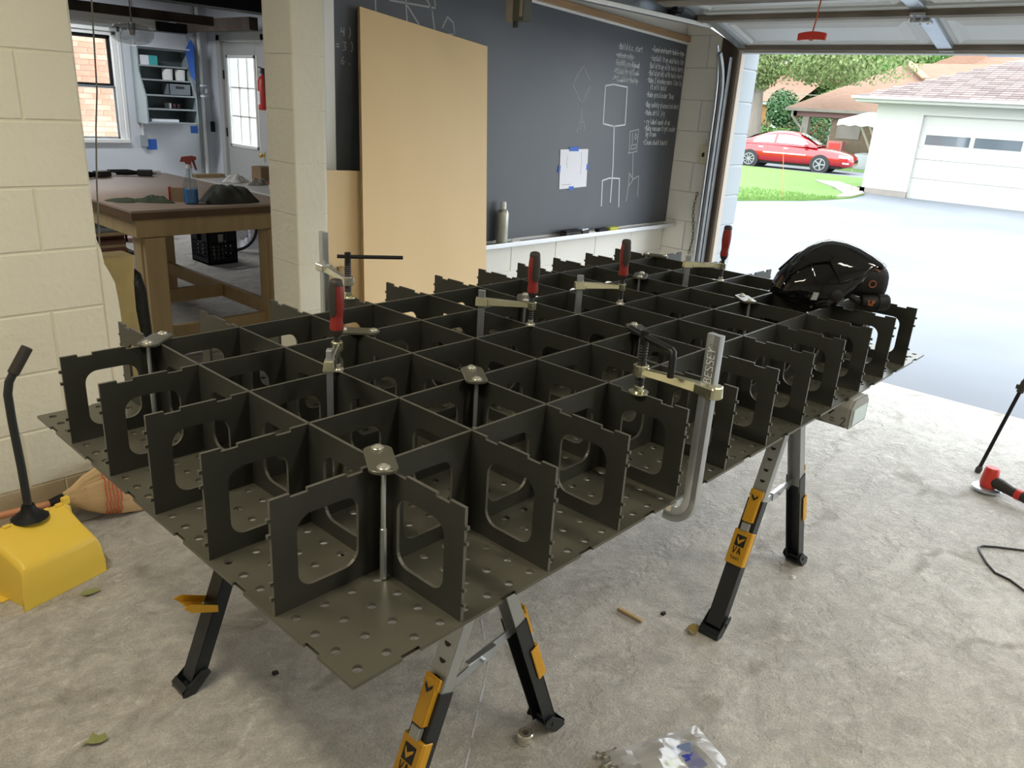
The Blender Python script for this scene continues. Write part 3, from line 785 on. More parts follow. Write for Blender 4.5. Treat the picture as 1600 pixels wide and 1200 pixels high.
# ------------------------------------------------------------------ red handled bar clamps
def make_clamp():
    t = thing('bar_clamp', '', 'clamp', (0, 0, ZR), 'red handled bar clamps')
    L = .132
    b = MB(); b.box((L - .009, -.0055, -.192), (L + .009, .0055, .088)); b.build('bar', M['zinc_dull'], t, bevel=.0012, seg=1)
    b = MB()
    b.hexa([(L + .016, -.012, .046), (L - .016, -.012, .046), (L - .016, .012, .046), (L + .016, .012, .046)], [(L + .015, -.009, .068), (L - .014, -.009, .068), (L - .014, .009, .068), (L + .015, .009, .068)])
    b.hexa([(L - .016, -.011, .048), (.010, -.008, .048), (.010, .008, .048), (L - .016, .011, .048)], [(L - .014, -.006, .068), (.010, -.005, .062), (.010, .005, .062), (L - .014, .006, .068)])
    b.cyl((0, 0, .043), (0, 0, .064), .0125, 12)
    b.build('sliding_arm', M['zinc_yellow'], t, bevel=.0018, seg=1)
    b = MB()
    b.hexa([(L + .012, -.008, -.192), (.03, -.008, -.192), (.03, .008, -.192), (L + .012, .008, -.192)], [(L + .012, -.006, -.165), (.03, -.006, -.178), (.03, .006, -.178), (L + .012, .006, -.165)]); b.build('fixed_arm', M['zinc_yellow'], t)
    b = MB(); pr = []
    for k in range(13):
        z = .014 + k * .006; pr += [(z, .0058), (z + .003, .0068)]
    b.lathe((0, 0, 0), (0, 0, 1), pr, 10); b.build('screw', M['black_steel'], t)
    b = MB(); b.lathe((0, 0, 0.0005), (0, 0, 1), [(0, .0135), (.004, .013), (.005, .008), (.014, .0075), (.016, .005)], 12); b.build('swivel_foot', M['zinc'], t, smooth=35)
    b = MB(); b.lathe((0, 0, .076), (0, 0, 1), [(0, .008), (.006, .011), (.012, .0135), (.014, .0135)], 14); b.build('ferrule', M['handle_black'], t, smooth=35)
    b = MB(); b.lathe((0, 0, .090), (0, 0, 1), [(0, .0140), (.008, .0145), (.022, .0125), (.032, .0135), (.055, .0158), (.078, .0150), (.092, .0135)], 16); b.build('handle', M['handle_red'], t, smooth=50)
    b = MB(); b.lathe((0, 0, .182), (0, 0, 1), [(0, .0137), (.006, .0138), (.012, .0115), (.014, .006)], 16)
    # dark rubber inlay down one side of the grip
    rows = []
    for z, r in ((.118, .0141), (.128, .0150), (.145, .0166), (.168, .0160), (.183, .0143)):
        hw = .32 if z < .12 else .8
        rows.append([((r) * math.cos(-2.3 + hw * q), r * math.sin(-2.3 + hw * q), z) for q in (-1, -.6, -.2, .2, .6, 1)])
    b.grid(rows)
    b.build('handle_cap', M['handle_black'], t, smooth=50)
    return t
c0 = make_clamp()
CL = [((2, 3), math.atan2(-.135, -.118), 'left of the group, its arm pointing towards the front corner'), ((5, 3), math.atan2(.09, -.085), 'in front of the plywood edge, second from left'),
      ((7, 3), math.atan2(.077, -.112), 'below the chalkboard tray, third from left'), ((10, 3), math.atan2(.08, -.112), 'at the far end near the door track')]
for k, ((i, j), a, d) in enumerate(CL):
    lab = 'red handled bar clamp ' + d
    if k == 0: cc_ = c0; c0.location = (i * P, j * P, ZR); c0.rotation_euler.z = a; c0['label'] = lab
    else: cc_ = dup(c0, (i * P, j * P, ZR), lab, a)
    for ch in cc_.children:            # each grip has been turned by its own amount
        if ch.name.startswith('handle'): ch.rotation_euler.z = (-3.0, -1.9, -2.15, .8)[k] - a + 2.3

# ------------------------------------------------------------------ two large T-handle clamps with bent one-piece bars
def t_clamp(foot, bar, zb, za, pin, ztop, label, hook, arm_over=.015, letters=None, pinr=.0055):
    t = thing('tee_handle_clamp', label, 'clamp', (bar[0], bar[1], ZP), 'T-handled one-piece clamps')
    o = t.location; B = Vector((bar[0], bar[1], 0)); F = Vector((foot[0], foot[1], 0)); d = (F - B).normalized(); sd = Vector((-d.y, d.x, 0)); Ld = (F - B).length
    b = MB(o); w2 = .0145; rows = []
    path = [B + Vector((0, 0, z)) for z in (ztop, 1.0, .88, .81)]
    tan = [Vector((0, 0, -1))] * 4
    R = .05
    for k in range(1, 9):
        a = k / 8 * PI / 2
        path.append(B + d * (R - R * math.cos(a)) + Vector((0, 0, .81 - R * math.sin(a)))); tan.append(d * math.sin(a) + Vector((0, 0, -math.cos(a))))
    path.append(B + d * (hook) + Vector((0, 0, .81 - R))); tan.append(d)
    for p, tg in zip(path, tan):
        n = sd.cross(tg)
        prof = [(-.0075, -w2 * .6), (-.0075, -w2), (0, -w2 * 1.05), (.0075, -w2), (.0075, -w2 * .6), (.005, 0), (.0075, w2 * .6), (.0075, w2), (0, w2 * 1.05), (-.0075, w2), (-.0075, w2 * .6), (-.005, 0)]
        rows.append([tuple(p + sd * a + n * c) for a, c in prof])
    Rr = b.grid(rows, closed=True); b.cap(Rr[0]); b.cap(Rr[-1], True)
    b.build('bar', M['zinc_dull'], t, smooth=30)
    b = MB(o)
    pe = B + d * hook + Vector((0, 0, .81 - R + .0085)); b.cyl(pe - d * .01, pe - d * .01 + Vector((0, 0, ZP - TP - pe.z - .001)), .013, 12); b.build('lower_pad', M['zinc'], t)
    b = MB(o)
    c = B + Vector((0, 0, za))
    b.obox(c, d * .022, sd * .018, (0, 0, .010)); b.lathe(c - Vector((0, 0, .012)) - d * .012, (0, 0, 1), [(0, .019), (.024, .017)], 14)
    if arm_over > .02: b.hexa([tuple(c - d * arm_over + sd * s * .012 + Vector((0, 0, -.006))) for s in (-1, 1)] + [tuple(c - d * .01 + sd * s * .017 + Vector((0, 0, -.009))) for s in (1, -1)],
                              [tuple(c - d * arm_over + sd * s * .010 + Vector((0, 0, .006))) for s in (-1, 1)] + [tuple(c - d * .01 + sd * s * .015 + Vector((0, 0, .009))) for s in (1, -1)])
    e = F + Vector((0, 0, za - .012))
    b.hexa([tuple(c + d * .015 - sd * .015 - Vector((0, 0, .010))), tuple(e - d * .01 - sd * .012 - Vector((0, 0, .006))), tuple(e - d * .01 + sd * .012 - Vector((0, 0, .006))), tuple(c + d * .015 + sd * .015 - Vector((0, 0, .010)))],
           [tuple(c + d * .015 - sd * .007 + Vector((0, 0, .010))), tuple(e - d * .01 - sd * .007 + Vector((0, 0, .008))), tuple(e - d * .01 + sd * .007 + Vector((0, 0, .008))), tuple(c + d * .015 + sd * .007 + Vector((0, 0, .010)))])
    b.cyl(e - Vector((0, 0, .012)), e + Vector((0, 0, .013)), .0165, 14)
    b.build('sliding_arm', M['zinc'] if letters is None else M['zinc_yellow'], t, bevel=.002, seg=1)
    b = MB(o); pr = []
    z = zb + .016
    while z < pin[2] - .02:
        pr += [(z, .0085), (z + .003, .0097)]; z += .006
    pr += [(pin[2] - .018, .0092), (pin[2] + .012, .0092)]
    b.lathe(F, (0, 0, 1), pr, 10); b.build('screw', M['black_steel'], t)
    b = MB(o); b.lathe(F + Vector((0, 0, zb + .0005)), (0, 0, 1), [(0, .0215), (.003, .021), (.004, .011), (.014, .010), (.017, .007)], 16); b.build('swivel_foot', M['zinc_yellow'], t, smooth=35)
    b = MB(o)
    for q in pin[3]: b.tube(q, pinr, 8)
    b.build('tommy_bar', M['black_steel'], t, smooth=50)
    b = MB(o); b.lathe(B + Vector((0, 0, ztop - .02)) + sd * .009, sd, [(0, .003), (.001, .003)], 8); b.build('rivet', M['zinc'], t)
    if letters:
        b = MB(o)
        pls, _ = strokes(letters, 0, 0, .0026, .15)
        for pl in pls: ribbon(b, pl, .0012, lambda p, q, th: tuple(B + Vector((0, 0, 1.062 + p)) + sd * .0081 + d * (-.008 + q)), 0)
        b.build('engraved_lettering', M['trim_white'], t, fixn=False)
    return t
pz = 1.107
t_clamp((.8128, .125), (.790, -.042), ZR, 1.046, (.8128, .125, pz, [[(.833, .175, pz + .002), (.8128, .125, pz), (.780, .043, pz - .002)], [(.780, .043, pz - .002), (.777, .036, pz - .004), (.776, .034, pz - .015), (.776, .034, pz - .055)]]), 1.155,
        'big zinc clamp on the near long edge with bent T-handle', .06, letters='BESSEY', pinr=.0072)
pz = 1.103
t_clamp((.797, 1.115), (.815, 1.258), ZR, 1.046, (.797, 1.115, pz, [[(.772, 1.13, pz + .001), (.797, 1.115, pz), (.930, 1.035, pz - .002)]]), 1.15,
        'tall zinc clamp on the far edge against the plywood, black crossbar', .07, arm_over=.032)

# ------------------------------------------------------------------ folding sawhorses
def make_horse(x0, yA, yB, yb0, yb1, label, open_far, open_leg=False):
    t = thing('sawhorse', label, 'sawhorse', (x0, (yA + yB) / 2, 0), 'pair of folding metal sawhorses under the table'); o = t.location
    b = MB(o); zt = ZP - TP - .0005; zb = .70
    # beam: flat top, chamfered lower corners towards the ends
    prof = [(x0 - .068, zb), (x0 + .068, zb), (x0 + .068, zt - .022), (x0 + .045, zt), (x0 - .045, zt), (x0 - .068, zt - .022)]
    b.prism([(x, yb0, z) for x, z in prof], (0, yb1 - yb0, 0)); b.build('beam', M['horse_grey'], t, bevel=.003, seg=1)
    for y, sg in ((yb0, -1), (yb1, 1)):
        b = MB(o); b.prism([(x0 + (x - x0) * .98, y + sg * .0005, z) for x, z in prof], (0, sg * .006, 0)); b.build('end_cap', M['horse_grey'], t)
        b = MB(o); b.box((x0 - .050, y + sg * .0068, zb + .008), (x0 + .050, y + sg * .010, zt - .028)); b.build('end_label', M['cap_blue'], t)
    # printed logo on the side of the beam
    b = MB(o); xs = x0 - .0687
    def chev(cy, cz, s): # pointing down
        b.prism([(xs, cy - s, cz + s), (xs, cy, cz), (xs, cy + s, cz + s), (xs, cy + s, cz + .45 * s), (xs, cy, cz - .75 * s), (xs, cy - s, cz + .45 * s)], (-.0006, 0, 0))
    chev(yb0 + .055, zt - .045, .012)
    pls, _ = strokes('C = 2', 0, 0, .0042, .05)
    for pl in pls: ribbon(b, pl, .0022, lambda p, q, th: (xs - .001, yb0 + .082 - p, zb + .006 + q), 0)
    b.build('printed_logo', M['ink'], t, fixn=False)
    for yl, cs in ((yA, (-1, 1)), (yB, (-1, 1))):
        fs = -1 if yl == yA else 1
        for s in cs:
            yoff = 0 if not (x0 < 1 and yl == yA) else (-.015 if s < 0 else .035)
            yl2 = yl + yoff
            def Lp(z, out=0.0, y=0.0):  # point on the leg axis at height z, moved outwards
                k = .392; n = Vector((s, 0, k)).normalized()
                return Vector((x0 + s * (.300 - k * z), yl2 + y, z)) + n * out
            up = Vector((-s * .392, 0, 1)).normalized(); n = Vector((s, 0, .392)).normalized()
            def chan(mb_, z0, z1, w, d, th):
                # C channel, web on the outside
                a, c = Lp(z0), Lp(z1)
                mid = (a + c) / 2; h = (c - a) / 2
                mb_.obox(mid + n * d / 2, h, (0, w / 2, 0), n * th / 2)
                for sy in (-1, 1): mb_.obox(mid + Vector((0, sy * (w / 2 - th / 2), 0)), h, (0, th / 2, 0), n * d / 2)
            b = MB(o); chan(b, .35, .715, .044, .030, .003); lg = b.build('leg', M['silver_paint'], t)
            for k in range(7):
                b = MB(o); z = .64 - k * .033; c = Lp(z, .0168)
                rr = .0085; q = [tuple(c + Vector((0, rr * math.cos(PI + a * PI / 6), 0)) + up * (rr * math.sin(PI + a * PI / 6))) for a in range(7)]
                b.prism(q, tuple(n * .0008)); b.build('adjustment_hole', M['ink'], lg)
            b = MB(o); chan(b, .025, .415, .050, .036, .003); b.build('lower_leg', M['black_paint'], lg)
            # locking lever, clasp, printed block
            lo = (s < 0)
            b = MB(o)
            a, c = Lp(.345, .030), Lp(.440, .030)
            b.obox((a + c) / 2, (c - a) / 2, (0, .0145, 0), n * .003)
            for sy in (-1, 1): b.obox((a + c) / 2 - n * .006 + Vector((0, sy * .0155, 0)), (c - a) / 2 * .96, (0, .0015, 0), n * .009)
            cc = Lp(.432, .027); b.obox(cc, up * .012, (0, .021, 0), n * .003)
            lv = b.build('lever', M['yellow'], lg, bevel=.0015, seg=1)
            b = MB(o); cz = Lp(.425, .0338)
            b.prism([tuple(cz + Vector((0, yy * fs * -1, 0)) + up * zz) for yy, zz in ((-.010, .004), (-.010, -.004), (0, -.016), (.010, -.004), (.010, .004), (0, -.007))], tuple(n * .0008)); b.build('arrow_print', M['ink'], lv)
            b = MB(o); a = Lp(.330, .027); b.obox(a, up * .013, (0, .013, 0), n * .007); b.build('clasp', M['silver_paint'], lg, bevel=.002, seg=1)
            b = MB(o)
            if open_far and yl == yB and s < 0:
                c = Lp(.225, .018)
                for sy in (-1, 1):
                    q = [c + Vector((.008, sy * .028, .008)), c + Vector((.008, sy * .028, -.012)), c + Vector((-.062, sy * .028, .018)), c + Vector((-.082, sy * .028, .040)), c + Vector((-.060, sy * .028, .042))]
                    b.prism([tuple(x) for x in q], (0, sy * .003, 0))
                b.prism([tuple(c + Vector((x_, -.028, z_))) for x_, z_ in ((-.012, -.003), (-.064, .019), (-.064, .023), (-.012, .001))], (0, .056, 0)); b.build('swing_bracket', M['yellow'], lg)
            else:
                a, c = Lp(.215, .0235), Lp(.318, .0235)
                b.obox((a + c) / 2, (c - a) / 2, (0, .029, 0), n * .005)
                for sy in (-1, 1): b.obox((a + c) / 2 - n * .011 + Vector((0, sy * .0285, 0)), (c - a) / 2, (0, .002, 0), n * .012)
                kb = b.build('label_block', M['yellow'], lg, bevel=.0015, seg=1)
                b = MB(o); fr = Lp(.2665, .0290)
                def pt(y, z): return tuple(fr + Vector((0, -y * 1.0, 0)) * (1 if s < 0 else -1) + up * z)
                b.prism([pt(-.016, .040), pt(.016, .040), pt(.016, .004), pt(-.016, .004)], tuple(n * .0006)); b.build('printed_panel', M['ink'], kb)
                b = MB(o); fr = fr + n * .0012
                b.prism([pt(-.011, .034), pt(-.004, .022), pt(.012, .034), pt(.012, .028), pt(-.003, .010), pt(-.011, .024)], tuple(n * .0004)); b.build('arrow_print', M['yellow'], kb)
                b = MB(o); pls, _ = strokes('VA', -.014, -.020, .0034, .02)
                pls2, _ = strokes('tool', -.015, -.038, .0018, .02)
                for w_, PLS in ((.0028, pls), (.0016, pls2)):
                    for pl in PLS: ribbon(b, pl, w_, lambda p, q, th: pt(p, q), 0)
                b.build('printed_letters', M['ink'], kb, fixn=False)
            # foot
            b = MB(o); fx = x0 + s * .290
            for sy in (-1, 1):
                q = [(fx - s * .035, yl2 + sy * .033, .045), (fx - s * .03, yl2 + sy * .033, .058), (fx - s * .01, yl2 + sy * .033, .062), (fx + s * .04, yl2 + sy * .033, .022), (fx + s * .046, yl2 + sy * .033, .004), (fx + s * .035, yl2 + sy * .033, 0), (fx + s * .012, yl2 + sy * .033, 0)]
                b.prism(q, (0, -sy * .003, 0))
            rows = []
            for dx, z in ((-.012, .022), (.008, .004), (.03, .0005), (.044, .004), (.046, .02), (.034, .032)): rows.append([(fx + s * dx, yl2 - .032, z), (fx + s * dx, yl2 + .032, z)])
            b.grid(rows); b.cyl((fx - s * .004, yl2 - .036, .036), (fx - s * .004, yl2 + .036, .036), .006, 8)
            b.build('foot', M['black_paint'], lg)
        # folding spreader between the two legs
        yy = yl - fs * .0 - (.0); z = .385
        xl = .300 - .392 * z
        ya, yb_ = (yl - .010, yl + .030) if (x0 < 1 and yl == yA) else (yl, yl)
        b = MB(o)
        b.beam((x0 - xl, ya, z), (x0 + .02, (ya + yb_) / 2, z + .004), .004, .022); b.beam((x0 - .03, (ya + yb_) / 2 + .006, z + .004), (x0 + xl, yb_ + .006, z), .004, .022)
        b.beam((x0 - .035, (ya + yb_) / 2, z + .004), (x0 + .055, (ya + yb_) / 2 + .004, z + .004), .012, .026); b.cyl((x0 + .01, (ya + yb_) / 2 - .012, z + .004), (x0 + .01, (ya + yb_) / 2 + .012, z + .004), .005, 8)
        b.build('spreader', M['zinc_dull'], t)
    return t
make_horse(.515, .250, 1.04, .17, 1.215, 'folding sawhorse under the near left end of the table', True)
make_horse(1.800, .178, .978, -.012, 1.165, 'folding sawhorse under the far right end, pale end cap showing', False)

# ------------------------------------------------------------------ chalkboard, its drawings and what is on and before it
def top(x): return 1.979 + (4.487 - x) * .043
cbd = thing('chalkboard', 'long slate chalkboard with chalk lists and diagrams, wood top trim', 'chalkboard', (3.05, YB, .80)); o = cbd.location
X0, X1, YC = 1.635, 4.49, YB - .018
b = MB(o); b.hexa([(X0, YC, .80), (X1, YC, .80), (X1, YB - .001, .80), (X0, YB - .001, .80)], [(X0, YC, top(X0)), (X1, YC, top(X1)), (X1, YB - .001, top(X1)), (X0, YB - .001, top(X0))]); b.build('slate', M['board'], cbd)
b = MB(o); b.hexa([(X0 - .055, YC - .02, .78), (X0, YC - .02, .78), (X0, YB - .001, .78), (X0 - .055, YB - .001, .78)], [(X0 - .055, YC - .02, 2.12), (X0, YC - .02, 2.12), (X0, YB - .001, 2.12), (X0 - .055, YB - .001, 2.12)]); b.build('side_frame', M['trim_white'], cbd, bevel=.004)
for h0, h1, dy, mm, nm in ((0, .016, .008, M['trim_white'], 'top_bead'), (.016, .052, .02, M['trim_wood'], 'top_trim')):
    b = MB(o); b.hexa([(X0, YC - dy, top(X0) + h0), (X1 + .006, YC - dy, top(X1) + h0), (X1 + .006, YB - .001, top(X1) + h0), (X0, YB - .001, top(X0) + h0)],
                      [(X0, YC - dy, top(X0) + h1), (X1 + .006, YC - dy, top(X1) + h1), (X1 + .006, YB - .001, top(X1) + h1), (X0, YB - .001, top(X0) + h1)]); b.build(nm, mm, cbd, bevel=.003, seg=1)
b = MB(o); b.box((X0, YC - .085, .772), (4.488, YB - .001, .786)); b.box((X0, YC - .09, .772), (4.488, YC - .082, .798)); b.build('chalk_tray', M['tray'], cbd, bevel=.003)
def chalk(name, pls, w, m, y=YC - .0008):
    b = MB(o)
    for pl in pls: ribbon(b, pl, w, lambda p, q, th: (p, y, q), 0)
    return b.build(name, m, cbd, fixn=False)
chalk('chalk_kite_drawing', [[(3.294, 1.664), (3.381, 1.771), (3.45, 1.698)], [(3.294, 1.664), (3.399, 1.559), (3.459, 1.656)], [(3.399, 1.559), (3.405, 1.458)], [(3.375, 1.40), (3.378, 1.452), (3.435, 1.458), (3.44, 1.41)], [(3.405, 1.455), (3.41, 1.41)]], .007, M['chalk_faint'])
chalk('chalk_panel_drawing', [[(3.615, 1.672), (3.70, 1.684), (3.845, 1.676), (3.862, 1.45), (3.74, 1.438), (3.628, 1.452), (3.615, 1.672)], [(3.745, 1.438), (3.775, 1.2), (3.785, .965)], [(3.69, .945), (3.676, 1.106), (3.75, 1.12), (3.86, 1.115), (3.885, .93)]], .008, M['chalk'])
chalk('chalk_robot_drawing', [[(3.94, 1.27), (3.925, 1.41), (4.02, 1.425), (4.025, 1.285), (3.93, 1.275)], [(3.955, 1.30), (4.01, 1.305), (4.01, 1.33), (3.955, 1.325), (3.955, 1.30)], [(3.955, 1.40), (3.965, 1.335)], [(3.99, 1.40), (4.01, 1.38), (3.995, 1.36), (3.985, 1.38), (3.99, 1.40)], [(3.985, 1.275), (4.01, 1.12)], [(3.968, 1.145), (4.02, 1.105), (3.972, 1.06), (3.968, 1.145)], [(3.972, 1.06), (3.965, .965)], [(4.02, 1.105), (4.08, 1.128), (4.095, .99)]], .006, M['chalk_faint'])
chalk('chalk_lattice_drawing', [[(1.86, 2.04), (1.87, 1.88)], [(1.88, 2.04), (1.95, 1.94), (2.22, 1.94)], [(2.03, 2.05), (2.05, 1.86)], [(1.95, 2.04), (2.02, 1.95)], [(2.10, 2.05), (2.20, 1.93), (2.22, 1.84)], [(2.05, 1.93), (2.12, 1.86)], [(2.2, 2.05), (2.22, 1.95)], [(2.27, 1.86), (2.30, 1.91), (2.34, 1.89), (2.35, 1.84), (2.29, 1.83)]], .008, M['chalk_faint'])
for i, (txt, x, z) in enumerate((('4 )', 1.682, 1.770), ('= 3 )', 1.655, 1.713), ('6 .', 1.682, 1.655))):
    pls, _ = strokes(txt, x, z, .0050, .2); chalk('chalk_number', pls, .005, M['chalk_faint'])
LEFT = [('-Build d.c. start', 3.71, 1.890, 0), ('-clean edge', 3.70, 1.842, 1), ('-Fix drill press alignment', 3.695, 1.796, 0), ('-Weld more to weld bench', 3.69, 1.750, 1), ('-Weld bench to saw stand top', 3.69, 1.704, 1)]
RIGHT = [('-Sand and mark table top', 4.08, 1.905, 1), ('-Install tray and hole for', 4.07, 1.852, 0), (' Build tray with hole here', 4.062, 1.806, 0), ('-Build print with hole here', 4.06, 1.762, 0), ('-Make 2 winches more like to', 4.057, 1.718, 0), ('  it will hold', 4.08, 1.678, 0),
         ('-Make pro binder Shop', 4.065, 1.630, 0), ('-Buy safety glasses holders', 4.065, 1.568, 0), ('-Make drill jig', 4.07, 1.518, 0), ('-Try label each drum', 4.075, 1.462, 0), ('-Make vacuum tight under', 4.085, 1.420, 0), (' by frame', 4.10, 1.383, 0), ('-Clean chalk board', 4.09, 1.330, 0)]
for LST, xr in ((LEFT, 4.00), (RIGHT, 4.478)):
    for i, (txt, x, z, struck) in enumerate(LST):
        _, xe = strokes(txt, 0, 0, 1, 0)
        want = {15: .21, 11: .16}.get(len(txt), None)
        wid = min(xr - x, xe * .0037) if LST is RIGHT else min(.262, xe * .0037)
        sx = wid / xe
        pls, xe2 = strokes(txt, 0, 0, 1, .3)
        sz = .0052
        pls = [[(x + a * sx, z + q * sz + (a * sx) * .0) for a, q in pl] for pl in pls]
        if struck: pls.append([(x - .005, z + .010), (x + wid * .5, z + .016), (x + wid + .01, z + .010)])
        chalk('chalk_writing', pls, .0042, M['chalk'])
# sheet of paper taped to the board
t = thing('taped_paper', 'white paper sheet held to the chalkboard with blue tape', 'paper', (3.365, YC - .001, 1.07)); o2 = t.location
b = MB(o2); b.hexa([(3.245, YC - .0035, 1.066), (3.508, YC - .0035, 1.074), (3.508, YC - .001, 1.074), (3.245, YC - .001, 1.066)], [(3.228, YC - .0035, 1.297), (3.496, YC - .0035, 1.300), (3.496, YC - .001, 1.300), (3.228, YC - .001, 1.297)]); b.build('sheet', M['paper'], t)
for a, c in (((3.31, 1.287), (3.40, 1.312)), ((3.335, 1.058), (3.382, 1.080)), ((3.222, 1.165), (3.240, 1.205)), ((3.492, 1.175), (3.512, 1.21))):
    b = MB(o2); b.box((a[0], YC - .0045, a[1]), (c[0], YC - .0035, c[1])); b.build('tape', M['blue_tape'], t)
b = MB(o2)
for pl in ([(3.43, 1.28), (3.435, 1.25), (3.44, 1.23), (3.437, 1.18), (3.44, 1.15)], [(3.30, 1.26), (3.295, 1.22), (3.305, 1.19)], [(3.27, 1.09), (3.30, 1.093), (3.33, 1.09), (3.35, 1.094)]): ribbon(b, pl, .004, lambda p, q, th: (p, YC - .0037, q), 0)
b.build('pencil_marks', mat('pencil', (.45, .45, .5), .8), t, fixn=False)
# spray can on the tray
t = thing('spray_can', 'tall pale spray can standing on the chalk tray', 'spray can', (2.722, YC - .042, .786)); o2 = t.location
b = MB(o2); b.lathe(o2, (0, 0, 1), [(0.0005, .031), (.006, .033), (.17, .033), (.178, .030)], 18); b.build('body', mat('can_label', (.40, .41, .36), .35, .3, noise=(14, .2), col2=(.55, .55, .48)), t, smooth=40)
b = MB(o2); b.lathe(o2 + Vector((0, 0, .178)), (0, 0, 1), [(0, .031), (.01, .026), (.018, .018)], 18); b.build('dome', M['zinc'], t, smooth=40)
b = MB(o2); b.lathe(o2 + Vector((0, 0, .192)), (0, 0, 1), [(0, .017), (.038, .015), (.042, .012)], 14); b.build('cap', M['white_plastic'], t, smooth=40)
def small(name, lab, cat, mb, m, **k): return mb.build(name, m, None, label=lab, cat=cat, **k)
TZ = .7865
for i, (x, dx, tilt, lab) in enumerate(((3.29, .0, .3, 'black felt eraser lying leftmost on the chalk tray'), (3.37, .0, -.2, 'black felt eraser in the middle of the chalk tray'), (3.46, .01, .15, 'grey and black eraser near the yellow one on the tray'))):
    t = thing('board_eraser', lab, 'eraser', (x, YC - .045, TZ), 'erasers on the chalk tray'); t.rotation_euler.z = tilt
    b = MB(); b.box((-.042, -.024, 0), (.042, .024, .026)); b.build('felt', M['handle_black'], t, bevel=.004)
    b = MB(); b.box((-.04, -.020, .026), (.04, .020, .036)); b.build('backing', M['matte_black'] if i < 2 else M['zinc_dull'], t, bevel=.003)
b = MB((3.66, YC - .05, TZ)); b.box((3.60, YC - .07, TZ), (3.70, YC - .03, TZ + .024)); small('black_marker_box', 'flat black box on the chalk tray', 'box', b, M['matte_black'], bevel=.004)
b = MB((3.78, YC - .05, TZ)); b.box((3.72, YC - .068, TZ), (3.82, YC - .03, TZ + .026)); small('yellow_eraser', 'lime yellow sponge eraser at the right of the tray', 'eraser', b, mat('lime_sponge', (.50, .52, .08), .8), bevel=.005)
for x, lab in ((3.545, 'white chalk stick beside the grey eraser'), (2.83, 'white chalk stick just right of the spray can')):
    b = MB((x, YC - .05, TZ)); b.cyl((x - .03, YC - .05, TZ + .006), (x + .03, YC - .055, TZ + .006), .0055, 8); small('chalk_stick', lab, 'chalk', b, M['trim_white'])

# plywood sheets leaning on the wall
def sheet(name, lab, q, th, back):
    t = thing(name, lab, 'plywood', Vector(q[0]))
    n = Vector(back); b = MB(t.location); b.prism(q, n * (th * .12)); b.build('face_veneer', M['plywood'], t)
    b = MB(t.location); b.prism([tuple(Vector(p) + n * th * .12) for p in q], n * th * .88); b.build('core', M['ply_edge'], t)
    return t
sheet('plywood_sheet', 'tall tan plywood sheet leaning against the chalkboard', [(1.585, 2.08, 0.004), (2.385, 2.08, 0.004), (2.545, 2.345, 1.800), (1.756, 2.345, 1.891)], .019, (0, .99, -.14))
sheet('plywood_offcut', 'shorter plywood offcut leaning behind the tall sheet', [(1.475, 2.15, .004), (1.90, 2.15, .004), (1.90, 2.295, 1.20), (1.515, 2.295, 1.215)], .018, (0, .995, -.1))
b = MB((1.58, 2.17, 0)); b.hexa([(1.52, 2.06, 0), (1.55, 2.06, 0), (1.55, 2.08, 0), (1.52, 2.08, 0)], [(1.53, 2.205, .80), (1.56, 2.205, .80), (1.56, 2.225, .80), (1.53, 2.225, .80)]); small('wood_strip', 'narrow wood strip standing in front of the plywood offcut', 'wood strip', b, M['ply_edge'])
b = MB((1.45, 2.2, 0)); b.hexa([(1.437, 2.16, 0), (1.467, 2.16, 0), (1.467, 2.19, 0), (1.437, 2.19, 0)], [(1.44, 2.36, 1.0), (1.47, 2.36, 1.0), (1.47, 2.39, 1.0), (1.44, 2.39, 1.0)]); small('wood_batten', 'brown wooden batten beside the block pier', 'wood strip', b, M['pine'])

# ------------------------------------------------------------------ welding helmet on the ribs
hm = thing('welding_helmet', 'glossy black welding helmet lying on the far right ribs', 'helmet', (2.03, .22, ZR)); o = hm.location
A = Vector((.683, -.730, 0)); D = Vector((.730, .683, 0)); UP = Vector((0, 0, 1)); HC = Vector((2.022, .236, ZR + .004))
def hp(a, y, z): return HC + A * a + D * y + UP * z
PC = [(-.168, .020), (-.163, .052), (-.150, .084), (-.128, .110), (-.098, .143), (-.066, .172), (-.035, .191), (-.004, .199), (.030, .198), (.066, .190), (.105, .174), (.140, .155), (.166, .139)]
EC = [(-.130, .004), (-.100, .0), (-.072, -.001), (-.044, .000), (-.018, .006), (.004, .018), (.024, .034), (.042, .052), (.057, .072), (.070, .093), (.082, .113), (.090, .130), (.094, .141)]
WC = [.060, .080, .094, .104, .110, .112, .113, .112, .110, .107, .104, .101, .098]
rows = []; NU = 9
for (pa, pz_), (ea, ez2), w in zip(PC, EC, WC):
    row = []
    for k in range(-NU, NU + 1):
        q = abs(k) / NU; g = 1 - math.cos(q * PI / 2) ** .9; h_ = math.sin(min(1, q * 1.12) * PI / 2) ** .8
        row.append(tuple(hp(pa + (ea - pa) * g, math.copysign(w * h_, k) if k else 0, pz_ + (ez2 - pz_) * g)))
    rows.append(row)
b = MB(o); b.grid(rows); sh = b.build('shell', M['gloss_black'], hm, smooth=30)
sm = sh.modifiers.new('thickness', 'SOLIDIFY'); sm.thickness = .004
